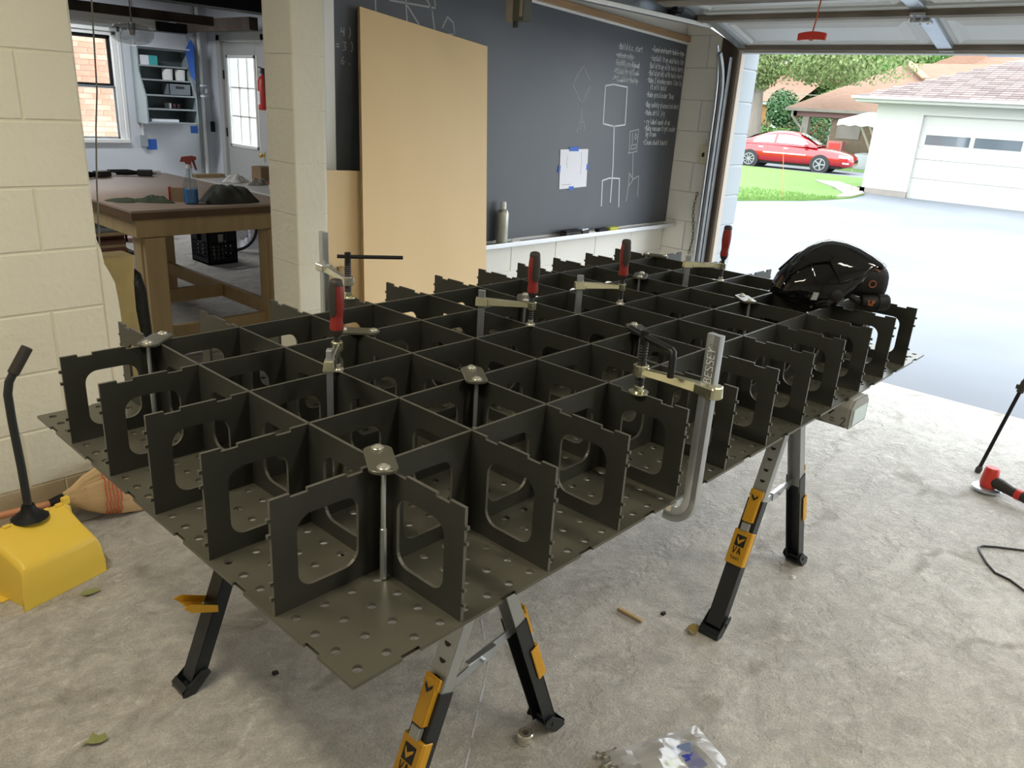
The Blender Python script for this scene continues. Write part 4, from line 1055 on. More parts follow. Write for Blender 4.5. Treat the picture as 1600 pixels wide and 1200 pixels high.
# raised facets and the dark viewing window set in the face
b = MB(o)
for sy in (-1, 1):
    b.tube([tuple(hp(a, sy * y, z)) for a, z, y in ((-.140, .088, .045), (-.085, .135, .070), (-.040, .150, .098), (-.005, .182, .045))], .0045, 6)
    b.tube([tuple(hp(a, sy * y, z)) for a, z, y in ((-.085, .135, .070), (-.070, .075, .104), (.0, .085, .112), (-.040, .150, .098))], .0035, 6)
    b.tube([tuple(hp(a, sy * y, z)) for a, z, y in ((.0, .085, .112), (.055, .105, .108), (.092, .140, .099))], .0035, 6)
b.build('shell_ridge', M['gloss_black'], hm, smooth=50)
b = MB(o); c = hp(-.125, 0, .1125); e = hp(-.078, 0, .1575); nn = Vector(A * -.68 + UP * .73).normalized()
b.prism([tuple(c - D * .026 + nn * .001), tuple(c + D * .026 + nn * .001), tuple(e + D * .030 + nn * .001), tuple(e - D * .030 + nn * .001)], tuple(-nn * .012)); b.build('lens', M['lens'], hm, bevel=.002)
# padded dark liner behind the shell
b = MB(o); rows = []
for a, hy, z0, z1 in ((.060, .085, .040, .150), (.100, .092, .030, .150), (.135, .092, .028, .142), (.158, .086, .032, .134), (.168, .070, .042, .122)):
    row = []
    for k in range(20):
        an = 2 * PI * k / 20; cx_, sx_ = math.cos(an), math.sin(an)
        row.append(tuple(hp(a, hy * math.copysign(abs(cx_) ** .6, cx_), (z0 + z1) / 2 + (z1 - z0) / 2 * math.copysign(abs(sx_) ** .6, sx_))))
    rows.append(row)
R = b.grid(rows, closed=True); b.cap(R[0]); b.cap(R[-1]); b.build('liner', M['matte_black'], hm, smooth=50)
b = MB(o)
b.prism([tuple(hp(a, -.0885, z)) for a, z in ((.086, .137), (.090, .126), (.110, .128), (.125, .121), (.128, .126), (.112, .134))], tuple(-D * .0006)); b.build('liner_print', mat('rusty_print', (.12, .05, .04), .6), hm)
# side knob, headgear band and ratchet
b = MB(o); b.lathe(hp(-.005, -.105, .045), -D, [(0, .022), (.010, .020), (.014, .014)], 16); b.build('side_knob', M['matte_black'], hm, smooth=40)
b = MB(o); b.lathe(hp(.108, -.0905, .085), -D, [(.0, .0125), (.004, .0125), (.004, .0085), (.0, .0085)], 16, caps=False); b.build('adjuster_ring', mat('burnt_orange', (.16, .045, .018), .6), hm)
b = MB(o); rows = []
for k in range(15):
    a_ = PI * k / 14
    x = .10 + .075 * math.cos(a_) * .0 + .085 * math.sin(a_) * .9 - .01; y = -.082 * math.cos(a_); 
    rows.append([tuple(hp(x, y, zz)) for zz in (.018, .048)])
b.grid(rows); hb = b.build('headgear_band', M['matte_black'], hm, smooth=40); m_ = hb.modifiers.new('thickness', 'SOLIDIFY'); m_.thickness = .003
b = MB(o); b.lathe(hp(.082, -.095, .030), A, [(0, .016), (.008, .020), (.045, .021), (.050, .026), (.078, .026), (.084, .022)], 18); b.build('ratchet_knob', M['matte_black'], hm, smooth=35)
b = MB(o); pls, _ = strokes('FORCE', 0, 0, .0011, .0); pls2, _ = strokes('FLEX', .002, -.009, .0011, 0)
cc = hp(.096, -.1172, .031)
for pl in pls + pls2: ribbon(b, pl, .0012, lambda p, q, th: tuple(cc + A * p + UP * q), 0)
b.build('knob_lettering', M['orange'], hm, fixn=False)
b = MB(o); b.tube([tuple(hp(.02, -.10, .06)), tuple(hp(.06, -.095, .035)), tuple(hp(.10, -.088, .020))], .010, 8); b.build('headgear_arm', M['matte_black'], hm, smooth=50)
b = MB(o); pls, _ = strokes('LIVE', 0, 0, .004, .0)
b = MB(o); b.prism([tuple(hp(-.082, -.1055, .028)), tuple(hp(-.064, -.1085, .028)), tuple(hp(-.060, -.1085, .052)), tuple(hp(-.076, -.1055, .052))], tuple(-D * .004)); b.build('side_sticker', M['zinc_dull'], hm)

# ------------------------------------------------------------------ left side: dustpan, broom, hanging wire, foam block
dp = thing('lobby_dustpan', 'yellow plastic lobby dustpan with tall black handle', 'dustpan', (.006, 1.673, 0)); dp.rotation_euler.z = math.atan2(.245, .97)
W_ = .268
def ring_pts(x0, x1, y, z0, z1, r):
    q = [(x0, y, z0), (x0, y, z1 - r)]
    for k in range(1, 6): a = PI - k / 6 * PI / 2; q.append((x0 + r + r * math.cos(a), y, z1 - r + r * math.sin(a)))
    for k in range(1, 6): a = PI / 2 - k / 6 * PI / 2; q.append((x1 - r + r * math.cos(a), y, z1 - r + r * math.sin(a)))
    q += [(x1, y, z1 - r), (x1, y, z0)]
    return q
rows = [ring_pts(.0, W_, .0, .0015, .060, .003), ring_pts(.001, W_ - .001, -.002, .002, .058, .003)]
rows = []
for y, z1, i, z0 in ((0.0, .052, -.003, .001), (0.0, .054, .0, .001), (.002, .122, .006, .001), (.007, .140, .010, .001), (.024, .152, .012, .001), (.090, .178, .010, .001), (.155, .205, .004, .001), (.158, .205, -.006, .001), (.172, .208, -.006, .001), (.172, .198, .004, .004)):
    rows.append(ring_pts(i, W_ - i, y, z0, z1, .024 if z1 > .06 else .004))
b = MB(); R = b.grid(rows); b.cap(R[0]); b.build('bin', M['yellow_bin'], dp, smooth=40, fixn=True)
b = MB(); b.box((-.012, .10, .0005), (W_ + .012, .25, .004)); b.build('floor_lip', M['yellow_bin'], dp)
b = MB(); 
for k in range(6): b.box((.018 + k * .042, .157, .2035), (.040 + k * .042, .172, .2125))
b.box((-.006, .157, .200), (.018, .172, .222)); b.box((W_ - .018, .157, .200), (W_ + .006, .172, .228)); b.build('rim_ribs', M['yellow_bin'], dp, bevel=.002, seg=1)
b = MB(); cx = .145; b.lathe((cx, .166, .206), (0, 0, 1), [(0, .055), (.012, .040), (.025, .024), (.045, .018)], 14); b.build('handle_socket', M['matte_black'], dp, smooth=40)
b = MB(); b.tube([(cx, .166, .235), (cx - .002, .163, .38), (cx - .008, .16, .54), (cx - .010, .155, .630), (cx - .002, .152, .668), (cx + .018, .146, .702)], .0125, 10); b.build('handle_tube', M['black_paint'], dp, smooth=50)
b = MB(); b.tube([(cx + .010, .148, .690), (cx + .058, .137, .765)], .0165, 12); b.build('hand_grip', M['handle_black'], dp, smooth=50, bevel=.003)
b = MB(); pls, _ = strokes('LC', 0, 0, .004, 0)
for pl in pls: ribbon(b, pl, .0014, lambda p, q, th: (.118 + p, .0015 - .0006, .062 + q), 0)
b.build('moulded_mark', mat('mark_yellow', (.62, .40, .03), .5), dp, fixn=False)

br = thing('corn_broom', 'straw corn broom lying by the block wall, copper handle', 'broom', (.30, 2.06, 0)); o = br.location
ax0 = Vector((.262, 2.05, .140)); fan = [(.0, .020, .016, .140), (.03, .034, .022, .139), (.07, .066, .03, .136), (.12, .090, .034, .131), (.18, .104, .034, .126), (.25, .116, .032, .122), (.33, .126, .028, .128)]
rows = []
for d, h, th, zc in fan:
    q = []
    for k in range(18):
        a = 2 * PI * k / 18; q.append((ax0.x + d, 2.06 + th * math.cos(a), max(zc + h * math.sin(a), .003)))
    rows.append(q)
b = MB(o); R = b.grid(rows, closed=True); b.cap(R[0]); b.cap(R[-1]); bs = b.build('bristles', M['straw'], br, smooth=50)
b = MB(o); rs_ = random.Random(11)
for k in range(420):
    a = rs_.random() * 2 * PI; 
    pts = []
    j0 = rs_.randint(0, 2)
    for d, h, th, zc in fan[j0:]:
        rr = 1.01 + rs_.random() * .03
        pts.append((ax0.x + d, 2.06 + th * rr * math.cos(a), max(zc + h * rr * math.sin(a), .003)))
    pts.append((pts[-1][0] + .02 + rs_.random() * .04, pts[-1][1], max(pts[-1][2], .003)))
    b.tube(pts, .0011, 3)
b.build('loose_straws', mat('pale_straw', (.66, .48, .26), .8), br, kind='stuff')
for k in range(5):
    d = .128 + k * .0125; q = []
    h = .0915 + (d - .12) / .06 * .0135; zc = .131 - (d - .12) / .06 * .005; th = .0365
    for j in range(25):
        a = 2 * PI * j / 24; q.append((ax0.x + d + .003 * math.sin(j * 2.6), 2.06 + (th + .001) * math.cos(a), max(zc + (h + .004) * math.sin(a), .004)))
    b = MB(o); b.tube(q, .0022, 5); b.build('stitching', M['red_thread'], br)
b = MB(o); b.lathe((.262, 2.05, .140), (-1, 0, .0), [(-.012, .022), (0, .022), (.006, .017)], 12); b.build('wire_binding', M['foam'], br)
b = MB(o); b.lathe((.258, 2.05, .140), (-1, -.0, .0), [(0, .024), (.02, .021), (.045, .0145)], 12); b.build('collar', M['matte_black'], br, smooth=40)
b = MB(o); b.tube([(.215, 2.05, .140), (.0, 2.052, .152), (-.5, 2.062, .175), (-1.0, 2.07, .20)], .0125, 10); b.build('handle', M['copper'], br, smooth=50)

b = MB((.7, 2.5, 0)); p1, p2, p3 = at(143, 0, 1, 2.5), at(150, 200, 1, 2.5), at(155, 372, 1, 2.5)
b.tube([p1 + (p1 - p2) * 1.65] + [p1, p1.lerp(p2, .35) + Vector((.004, 0, 0)), p1.lerp(p2, .7) + Vector((.008, 0, 0)), p2, p2.lerp(p3, .5) + Vector((-.003, 0, 0)), p3, p3 + (p3 - p2) * .1], .0030, 6)
b.build('hanging_cord', M['wire_grey'], None, smooth=50, label='thin grey cord hanging down through the opening beside the block wall', cat='cord')
p = at(143, 0, 1, 2.5)
t = thing('foam_block', 'upright yellowed foam block behind the end of the block wall', 'foam block', (.67, 2.55, 0)); o = t.location
rows = []; rq = random.Random(4)
for k in range(9):
    z = k / 8 * .89; j = [rq.uniform(-.010, .010) for _ in range(4)]
    rows.append([(.60 + j[0], 2.44, z), (.735 + j[1], 2.44 + j[2] * .5, z), (.735 + j[1], 2.56, z), (.60 + j[0], 2.56, z)])
b = MB(o); R = b.grid(rows, closed=True); b.cap(R[-1]); b.cap(R[0]); b.build('slab', M['foam'], t, bevel=.008)
b = MB((.82, 2.72, 0)); rows = []
for z, r in ((0, .065), (.2, .075), (.5, .078), (.68, .070), (.75, .05), (.77, .02)): rows.append([(.84 + r * math.cos(a * PI / 6) * .7, 2.75 + r * math.sin(a * PI / 6), z) for a in range(12)])
R = b.grid(rows, closed=True); b.cap(R[0]); b.cap(R[-1]); b.build('black_sack', mat('black_poly', (.014, .015, .013), .35, bump=(14, .8, .02)), None, smooth=40, label='dark plastic sack standing between foam block and workbench', cat='sack')

# ------------------------------------------------------------------ floor things on the right and in front
g = thing('angle_grinder', 'red and black angle grinder standing on its disc on the floor', 'grinder', (3.355, -.165, 0)); o = g.location
gc = Vector((3.365, -.168, 0))
ga = Vector((-.28, -.96, 0)).normalized()
b = MB(o); b.lathe(gc + Vector((0, 0, .012)), (.0, .0, 1), [(0, .058), (.004, .0625), (.012, .0625), (.016, .055)], 28); b.build('disc', M['zinc_dull'], g, smooth=35)
b = MB(o); b.lathe(gc, (0, 0, 1), [(.001, .016), (.012, .018)], 14); b.build('flange_nut', M['black_steel'], g)
b = MB(o); b.lathe(gc + Vector((0, 0, .028)), (.05, .0, 1), [(0, .033), (.012, .036), (.05, .034), (.085, .030), (.092, .025)], 18); b.build('gear_head', M['red_plastic'], g, smooth=40)
pts = [gc + Vector((0, 0, .062)), gc + ga * .05 + Vector((0, 0, .058)), gc + ga * .10 + Vector((0, 0, .05)), gc + ga * .17 + Vector((0, 0, .045)), gc + ga * .23 + Vector((0, 0, .042)), gc + ga * .28 + Vector((0, 0, .041))]
b = MB(o); b.tube(pts, [.026, .027, .022, .023, .027, .029], 12); b.build('body', M['handle_black'], g, smooth=50)
b = MB(o); b.tube([pts[2].lerp(pts[3], .3), pts[2].lerp(pts[3], .65)], .0245, 12); b.build('red_band', M['red_plastic'], g)
b = MB(o); e = pts[-1]; b.obox(e + ga * .035 + Vector((0, 0, .004)), ga * .04, (ga.y * -.036, ga.x * .036, 0), (0, 0, .043)); b.build('battery', M['handle_black'], g, bevel=.006)

tp = thing('tripod', 'slim black tripod with one leg reaching into the frame by the grinder', 'tripod', (3.62, -.47, 0)); o = tp.location
f1 = Vector((3.571, -.083, .006)); q1 = at(1600, 600, 0, 3.62); d1_ = (q1 - f1); apex = f1 + d1_ * 2.75
def leg(foot, ap, full=True):
    d = ap - foot
    b = MB(o); b.cyl(foot + d * .02, foot + d * .45, .0085, 10); lg = b.build('leg', M['matte_black'], tp, smooth=50)
    b = MB(o); b.cyl(foot + d * .33, foot + d * .375, .015, 10); b.obox(foot + d * .35 + Vector((0, .014, 0)), (.008, 0, 0), (0, .010, 0), (0, 0, .010)); b.build('leg_clamp', M['handle_black'], lg)
    b = MB(o); b.cyl(foot + d * .375, ap, .0115, 10); b.build('upper_tube', M['matte_black'], lg, smooth=50)
    b = MB(o); b.lathe(foot - Vector((0, 0, .006)), d, [(0, .013), (.02, .015), (.035, .010)], 10); b.build('rubber_foot', M['rubber'], lg)
leg(f1, apex); c2 = apex - Vector((0, 0, apex.z - .006)); rr = (f1 - c2); 
for a in (2 * PI / 3, -2 * PI / 3):
    r2 = Vector((rr.x * math.cos(a) - rr.y * math.sin(a), rr.x * math.sin(a) + rr.y * math.cos(a), 0)); leg(c2 + r2, apex)
b = MB(o); b.cyl(apex - Vector((0, 0, .04)), apex + Vector((0, 0, .12)), .022, 12); b.obox(apex + Vector((0, 0, .13)), (.04, 0, 0), (0, .03, 0), (0, 0, .012)); b.build('head', M['matte_black'], tp)
zc = .0045
pc = [at(1720, 868, 2, zc), at(1600, 860, 2, zc), at(1560, 855, 2, zc), at(1536, 853, 2, zc), at(1529, 855, 2, zc), at(1531, 862, 2, zc), at(1542, 880, 2, zc), at(1555, 895, 2, zc), at(1578, 906, 2, zc), at(1605, 926, 2, zc), at(1660, 975, 2, zc)]
b = MB(pc[3]); b.tube(pc, .0042, 7); b.build('power_cable', M['cable'], None, smooth=50, label='black power cable looping on the floor below the grinder', cat='cable')

t = thing('ring_magnet', 'small zinc ring with a centre hole on the floor by a sawhorse foot', 'ring', (.733, .287, 0)); o = t.location
b = MB(o); pr = [(.0, .019), (.002, .0205), (.013, .0205), (.0145, .017), (.0165, .017), (.018, .0205), (.026, .0205), (.029, .018), (.029, .009), (.010, .008)]
b.lathe(o + Vector((0, 0, .0005)), (0, 0, 1), pr, 24); b.build('ring_body', M['zinc'], t, smooth=35)
b = MB(o); b.lathe(o + Vector((0, 0, .0108)), (0, 0, 1), [(0, .0078), (.0005, .0078)], 16); b.build('bore', M['ink'], t)

# zip bag of hardware
zb = thing('hardware_bag', 'clear plastic bag of hardware with blue label on the floor', 'bag', (.94, .03, 0)); o = zb.location
c00, c10, c11, c01 = Vector((.835, .125, 0)), Vector((1.105, .005, 0)), Vector((1.035, -.16, 0)), Vector((.755, -.03, 0))
rows = []; rb_ = random.Random(21); NN = 16
for i in range(NN + 1):
    row = []
    for j in range(NN + 1):
        u, v = i / NN, j / NN
        p = c00.lerp(c10, u).lerp(c01.lerp(c11, u), v)
        e = min(u, 1 - u, v, 1 - v); h = .004 + .030 * min(1, e * 5) * (1.2 - .8 * u) + rb_.uniform(-.004, .004) * (1 if e > 0 else .3) + .012 * math.sin(u * 13 + v * 5) * min(1, e * 6)
        row.append((p.x, p.y, max(.0035, h)))
    rows.append(row)
b = MB(o); b.grid(rows); b.build('film', M['bag'], zb, smooth=25)
b = MB(o); d_ = (c10 - c00).normalized(); e_ = Vector((-d_.y, d_.x, 0))
lc = c00.lerp(c10, .52).lerp(c01.lerp(c11, .52), .60)
b.obox(lc + Vector((0, 0, .012)), d_ * .075, e_ * .045, (0, 0, .001)); lb = b.build('label_card', mat('grey_card', (.50, .48, .44), .7), zb)
b = MB(o); b.obox(lc + d_ * .055 + e_ * .042 + Vector((0, 0, .0138)), d_ * .030, e_ * .014, (0, 0, .0006)); b.build('grey_print', M['label_grey'], lb)
b = MB(o); b.obox(lc + d_ * .060 - e_ * .0 + Vector((0, 0, .0138)), d_ * .022, e_ * .024, (0, 0, .0006)); b.build('blue_print', M['label_blue'], lb)
b = MB(o); b.obox(lc - d_ * .0 + e_ * .012 + Vector((0, 0, .0138)), d_ * .014, e_ * .012, (0, 0, .0006)); b.build('lime_print', M['label_green'], lb)
for k in range(7):
    q = c00 + d_ * (-.012 + (k % 3) * .012) - e_ * (.005 + k * .012) + Vector((0, 0, .006)); b = MB(o)
    b.lathe(q + Vector((0, 0, .004)), d_ * .9 + e_ * (.2 if k % 2 else -.2) + Vector((0, 0, .1)), [(0, .0095), (.006, .0095), (.0062, .005), (.045, .005)], 6); b.build('bolt', M['zinc'], zb)

# small litter
def litter(name, lab, cat, uv, kind_, m):
    p = at(*uv, 2, 0.0); b = MB(p)
    if kind_ == 'leaf':
        rq = random.Random(int(p.x * 1000)); pts = []
        for k in range(9): a = 2 * PI * k / 9; r = .012 + rq.random() * .012; pts.append((p.x + r * 1.5 * math.cos(a), p.y + r * math.sin(a), .003 + rq.random() * .012))
        c = b.P((p.x, p.y, .006)); ids = [b.P(q) for q in pts]
        for k in range(9): b.f.append([c, ids[k], ids[(k + 1) % 9]]); b.m.append(0)
    elif kind_ == 'chunk':
        b.hexa([(p.x - .008, p.y - .006, .0005), (p.x + .008, p.y - .007, .0005), (p.x + .007, p.y + .006, .0005), (p.x - .007, p.y + .007, .0005)], [(p.x - .005, p.y - .004, .009), (p.x + .006, p.y - .005, .011), (p.x + .005, p.y + .004, .008), (p.x - .005, p.y + .005, .010)])
    b.build(name, m, None, label=lab, cat=cat)
litter('dry_leaf', 'dry green leaf scrap on the floor at the lower left corner', 'leaf', (148, 1160), 'leaf', M['leaf_dry'])
litter('dry_leaf', 'dry leaf scrap on the floor just right of the yellow dustpan', 'leaf', (141, 927), 'leaf', M['leaf_dry'])
litter('dry_leaf', 'curled brown leaf beside the far sawhorse front foot', 'leaf', (1082, 987), 'leaf', mat('amber_leaf', (.22, .15, .03), .7))
litter('black_pellet', 'small black pellet on the floor by the wood splinter', 'pellet', (1036, 960), 'chunk', M['ink'])
litter('black_nut', 'small black nut on the floor under the near table corner', 'nut', (430, 1053), 'chunk', M['ink'])
litter('white_chip', 'white paint chip near the far sawhorse rear foot', 'chip', (1239, 903), 'chunk', M['trim_white'])
pa, pb = at(966, 950, 2, .006), at(1004, 971, 2, .006)
b = MB((pa + pb) / 2); b.beam(pa, pb, .013, .010); b.build('wood_splinter', M['pine'], None, label='short pale wood splinter lying on the bare floor', cat='wood scrap', bevel=.002, seg=1)

# ------------------------------------------------------------------ workshop: door, shelf, fittings
XD = XF
d2 = thing('door_2', None, None, (XD, 8.32, 0), kind='structure'); o = d2.location
y0, y1 = 7.87, 8.78
b = MB(o); b.box((XD - .02, y0 - .09, 0), (XD + .1, y0 - .005, 2.10)); b.box((XD - .02, y1 + .005, 0), (XD + .1, y1 + .09, 2.10)); b.box((XD - .02, y0 - .09, 2.035), (XD + .1, y1 + .09, 2.13)); b.build('frame', M['door_grey'], d2, bevel=.004)
b = MB(o)
gy0, gy1, gz0, gz1 = 8.04, 8.70, .84, 1.88
b.box((XD + .02, y0, .005), (XD + .06, gy0, 2.03)); b.box((XD + .02, gy1, .005), (XD + .06, y1, 2.03)); b.box((XD + .02, gy0, .005), (XD + .06, gy1, gz0)); b.box((XD + .02, gy0, gz1), (XD + .06, gy1, 2.03)); b.build('slab', M['door_grey'], d2, bevel=.003, seg=1)
b = MB(o); 
for a in ((gy0, gy0 + .035, gz0, gz1), (gy1 - .035, gy1, gz0, gz1), (gy0, gy1, gz0, gz0 + .035), (gy0, gy1, gz1 - .035, gz1)): b.box((XD + .005, a[0], a[2]), (XD + .022, a[1], a[3]))
b.build('glazing_bead', M['trim_white'], d2, bevel=.003, seg=1)
for k in (1, 2):
    y = gy0 + .035 + (gy1 - gy0 - .07) * k / 3; b = MB(o); b.box((XD + .03, y - .009, gz0 + .035), (XD + .05, y + .009, gz1 - .035)); b.build('muntin', M['trim_white'], d2)
    z = gz0 + .035 + (gz1 - gz0 - .07) * k / 3; b = MB(o); b.box((XD + .03, gy0 + .035, z - .009), (XD + .05, gy1 - .035, z + .009)); b.build('muntin', M['trim_white'], d2)
for i in range(3):
    for j in range(3):
        w_ = (gy1 - gy0 - .07) / 3; h_ = (gz1 - gz0 - .07) / 3; ya = gy0 + .035 + i * w_; za = gz0 + .035 + j * h_
        b = MB(o); b.box((XD + .038, ya + .009, za + .009), (XD + .042, ya + w_ - .009, za + h_ - .009)); b.build('pane', M['glass'], d2)
for z in (1.66, .42, 1.0): b = MB(o); b.cyl((XD + .012, y1 + .004, z - .05), (XD + .012, y1 + .004, z + .05), .011, 8); b.build('hinge', M['black_steel'], d2)
b = MB(o); b.lathe((XD + .02, y0 + .065, .79), (-1, 0, 0), [(0, .032), (.006, .030), (.010, .012), (.035, .012), (.040, .026), (.062, .029), (.072, .02)], 14); b.build('door_knob', M['brass'], d2, smooth=40)
b = MB(o); b.box((XD - .022, y0 - .03, .74), (XD - .019, y0 - .006, .84)); b.build('strike_plate', M['brass'], d2)
# fire extinguisher
t = thing('fire_extinguisher', 'red fire extinguisher with white label hung right of the workshop door', 'extinguisher', (XD - .10, 7.80, 1.30)); o = t.location
p = Vector((XD - .085, 7.70, 1.30))
b = MB(o); b.lathe(p, (0, 0, 1), [(0, .05), (.008, .072), (.30, .074), (.345, .055), (.37, .028), (.385, .022)], 18); b.build('cylinder', M['red_plastic'], t, smooth=40)
b = MB(o); b.obox(p + Vector((-.01, .0, .41)), (.018, 0, 0), (0, .02, 0), (0, 0, .03)); b.beam(p + Vector((0, -.02, .43)), p + Vector((0, .11, .455)), .02, .008); b.beam(p + Vector((0, -.02, .415)), p + Vector((0, .09, .40)), .02, .006); b.build('valve_handle', M['black_steel'], t)
b = MB(o); b.tube([p + Vector((-.02, -.02, .41)), p + Vector((-.04, -.07, .40)), p + Vector((-.04, -.085, .30)), p + Vector((-.03, -.08, .12))], .009, 8); b.build('hose', M['matte_black'], t, smooth=50)
b = MB(o); rows = []
for z in (.06, .20): rows.append([tuple(p + Vector((-.0755 * math.cos(a), .0755 * math.sin(a), z))) for a in [(-.3 + k * .2) for k in range(7)]])
b.grid(rows); b.build('paper_label', M['paper'], t)
b = MB(o); b.box((XD - .012, 7.67, 1.3), (XD, 7.73, 1.7)); b.build('wall_hook', M['black_steel'], t)

# wall shelf on the window wall with side panels that widen downwards
sh_ = thing('wall_shelf', 'grey open wall shelf with five bays beside the workshop window', 'shelf', (3.93, 9.1, 1.0)); o = sh_.location
sx0, sx1, sz0, sz1 = 3.68, 4.27, 1.07, 1.90
dep = lambda z: .17 + .13 * max(0, min(1, (1.62 - z) / .25))
for x in (sx0, sx1):
    b = MB(o); q = [(x - .009, 9.098, sz0), (x - .009, 9.098 - .30, sz0), (x - .009, 9.098 - .30, 1.36), (x - .009, 9.098 - .17, 1.62), (x - .009, 9.098 - .17, sz1), (x - .009, 9.098, sz1)]
    b.prism(q, (.018, 0, 0)); b.build('side_panel', M['grey_shelf'], sh_, bevel=.002, seg=1)
b = MB(o); b.box((sx0, 9.09, sz0), (sx1, 9.098, sz1)); b.build('back_panel', M['shelf_dark'], sh_)
SZ = [1.085, 1.235, 1.385, 1.55, 1.70, 1.885]
b = MB(o); b.box((sx0 - .012, 9.09 - .19, 1.897), (sx1 + .012, 9.098, 1.912)); b.prism([(sx0 - .01, 9.09 - .185, 1.913), (sx1 + .01, 9.09 - .185, 1.913), (sx1 + .05, 9.09 - .02, 2.075), (sx0 - .04, 9.09 - .02, 2.075)], (0, .008, 0)); b.build('top_panel', M['plaster'], sh_)
for z in SZ:
    b = MB(o); b.box((sx0 + .009, 9.09 - dep(z) + .005, z - .009), (sx1 - .009, 9.09, z + .009)); b.build('shelf_board', M['grey_shelf'], sh_, bevel=.002, seg=1)
def onshelf(name, lab, cat, x0, x1, dz, z, m, d=.10, **k):
    z += .0095; yb = 9.085; b = MB(((x0 + x1) / 2, yb - d, z)); b.box((x0, yb - d - .04, z), (x1, yb - .04, z + dz)); return b.build(name, m, None, label=lab, cat=cat, bevel=.003, seg=1, **k)
t = thing('glove_box', 'white and teal carton on the top bay of the wall shelf', 'box', (3.81, 9.0, SZ[4] + .0095)); o = t.location
b = MB(o); b.box((3.71, 8.95, SZ[4] + .0095), (3.81, 9.05, SZ[4] + .11)); b.build('carton', M['paper'], t)
b = MB(o); b.box((3.81, 8.949, SZ[4] + .0095), (3.91, 9.051, SZ[4] + .111)); b.build('teal_panel', M['teal'], t)
for x, lab in ((4.03, 'cream roll of paper, left of two on the wall shelf'), (4.18, 'cream roll of paper, right of two on the wall shelf')):
    t = thing('paper_roll', lab, 'paper roll', (x, 8.99, SZ[3] + .0095), 'paper rolls on the wall shelf'); o = t.location
    b = MB(o); b.lathe(o, (0, 0, 1), [(0, .055), (.12, .06)], 18); b.build('roll', M['trim_white'], t, smooth=40)
    b = MB(o); b.lathe(o + Vector((0, 0, .1203)), (0, 0, 1), [(0, .02), (.0005, .02)], 12); b.build('core', M['cardboard'], t)
t = thing('storage_bin', 'grey open plastic bin on the middle bay of the wall shelf', 'bin', (4.10, 8.93, SZ[2] + .0095)); o = t.location
b = MB(o); z = SZ[2] + .0095; mbn = mat('bin_grey', (.17, .19, .22), .5)
b.box((3.98, 8.86, z), (4.24, 9.06, z + .006)); b.box((3.98, 8.86, z), (4.24, 8.868, z + .125)); b.box((3.98, 9.05, z), (4.24, 9.06, z + .125)); b.box((3.98, 8.86, z), (3.988, 9.06, z + .125)); b.box((4.232, 8.86, z), (4.24, 9.06, z + .125)); b.build('tub', mbn, t)
b = MB(o); b.box((4.06, 8.856, z + .075), (4.16, 8.86, z + .10)); b.build('grip_slot', M['ink'], t)
onshelf('white_bottle', 'tiny white bottle on the second lowest bay of the shelf', 'bottle', 3.99, 4.02, .06, SZ[1], M['white_plastic'], .12)
onshelf('red_tin', 'small dark red tin on the second lowest bay, right of white bottle', 'tin', 4.035, 4.075, .055, SZ[1], M['maroon'], .12)
onshelf('red_tin', 'small dark red tin farthest right on the second lowest bay', 'tin', 4.085, 4.125, .055, SZ[1], M['maroon'], .12)
onshelf('white_cup', 'tiny white cup at the left end of the second lowest bay', 'cup', 3.715, 3.735, .03, SZ[1], M['white_plastic'], .14)
onshelf('paper_stack', 'stack of white paper on the lowest bay of the shelf', 'paper', 3.74, 4.06, .03, SZ[0], M['paper'], .2)
b = MB((4.26, 8.90, 1.6)); b.prism([tuple(at(u_, v_, 1, 8.90)) for u_, v_ in ((289, 78), (298, 61), (303, 72), (305, 127), (299, 120), (294, 100))], (0, .003, 0)); b.build('blue_tape_sheet', M['blue_tape'], None, label='sheet of blue tape on the right side of the wall shelf', cat='tape')
b = MB((4.24, 9.098, 1.0)); b.box((4.20, 9.094, .96), (4.29, 9.099, 1.045)); b.build('blue_tape_patch', M['blue_tape'], None, label='small blue tape patch below the right end of the wall shelf', cat='tape')
for ob in list(COL.objects):
    if ob.parent is None and ob.name.split('.')[0] in ('wall_shelf', 'glove_box', 'paper_roll', 'storage_bin', 'white_bottle', 'red_tin', 'white_cup', 'paper_stack'): ob.location.x -= .115
# conduit and outlet, corner pipes, pull switch
t = thing('conduit', 'white conduit running down the wall between window and shelf to an outlet', 'conduit', (3.6, 9.08, .9)); o = t.location
b = MB(o); b.tube([(3.60, 9.085, 2.5), (3.60, 9.085, 1.95), (3.606, 9.085, 1.80), (3.612, 9.085, .93)], .013, 8); b.build('pipe', M['trim_white'], t, smooth=50)
b = MB(o); b.box((3.575, 9.05, .80), (3.645, 9.098, .93)); b.build('outlet_box', M['grey_shelf'], t, bevel=.004)
b = MB((3.70, 9.098, .83)); b.box((3.645, 9.094, .765), (3.765, 9.099, .885)); b.build('blue_tape_patch', M['blue_tape'], None, label='square blue tape patch beside the outlet under the shelf', cat='tape')
t = thing('corner_pipe', 'white vertical pipe in the far corner of the workshop', 'pipe', (4.38, 9.05, 0)); o = t.location
b = MB(o); b.cyl((4.36, 9.06, .0), (4.36, 9.06, 2.5), .022, 12); b.build('pipe', M['trim_white'], t, smooth=50)
b = MB(o); b.cyl((4.325, 9.08, .0), (4.325, 9.08, 2.5), .009, 8); b.build('dark_pipe', M['grey_shelf'], t, smooth=50)
for z in (1.52, 1.40): b = MB(o); b.box((4.32, 9.02, z - .012), (4.42, 9.09, z + .012)); b.build('pipe_clip', M['zinc_dull'], t)
b = MB(o); b.lathe((4.38, 9.02, 1.46), (0, -1, 0), [(0, .03), (.03, .03), (.035, .02)], 14); b.build('valve', M['zinc_dull'], t, smooth=40)
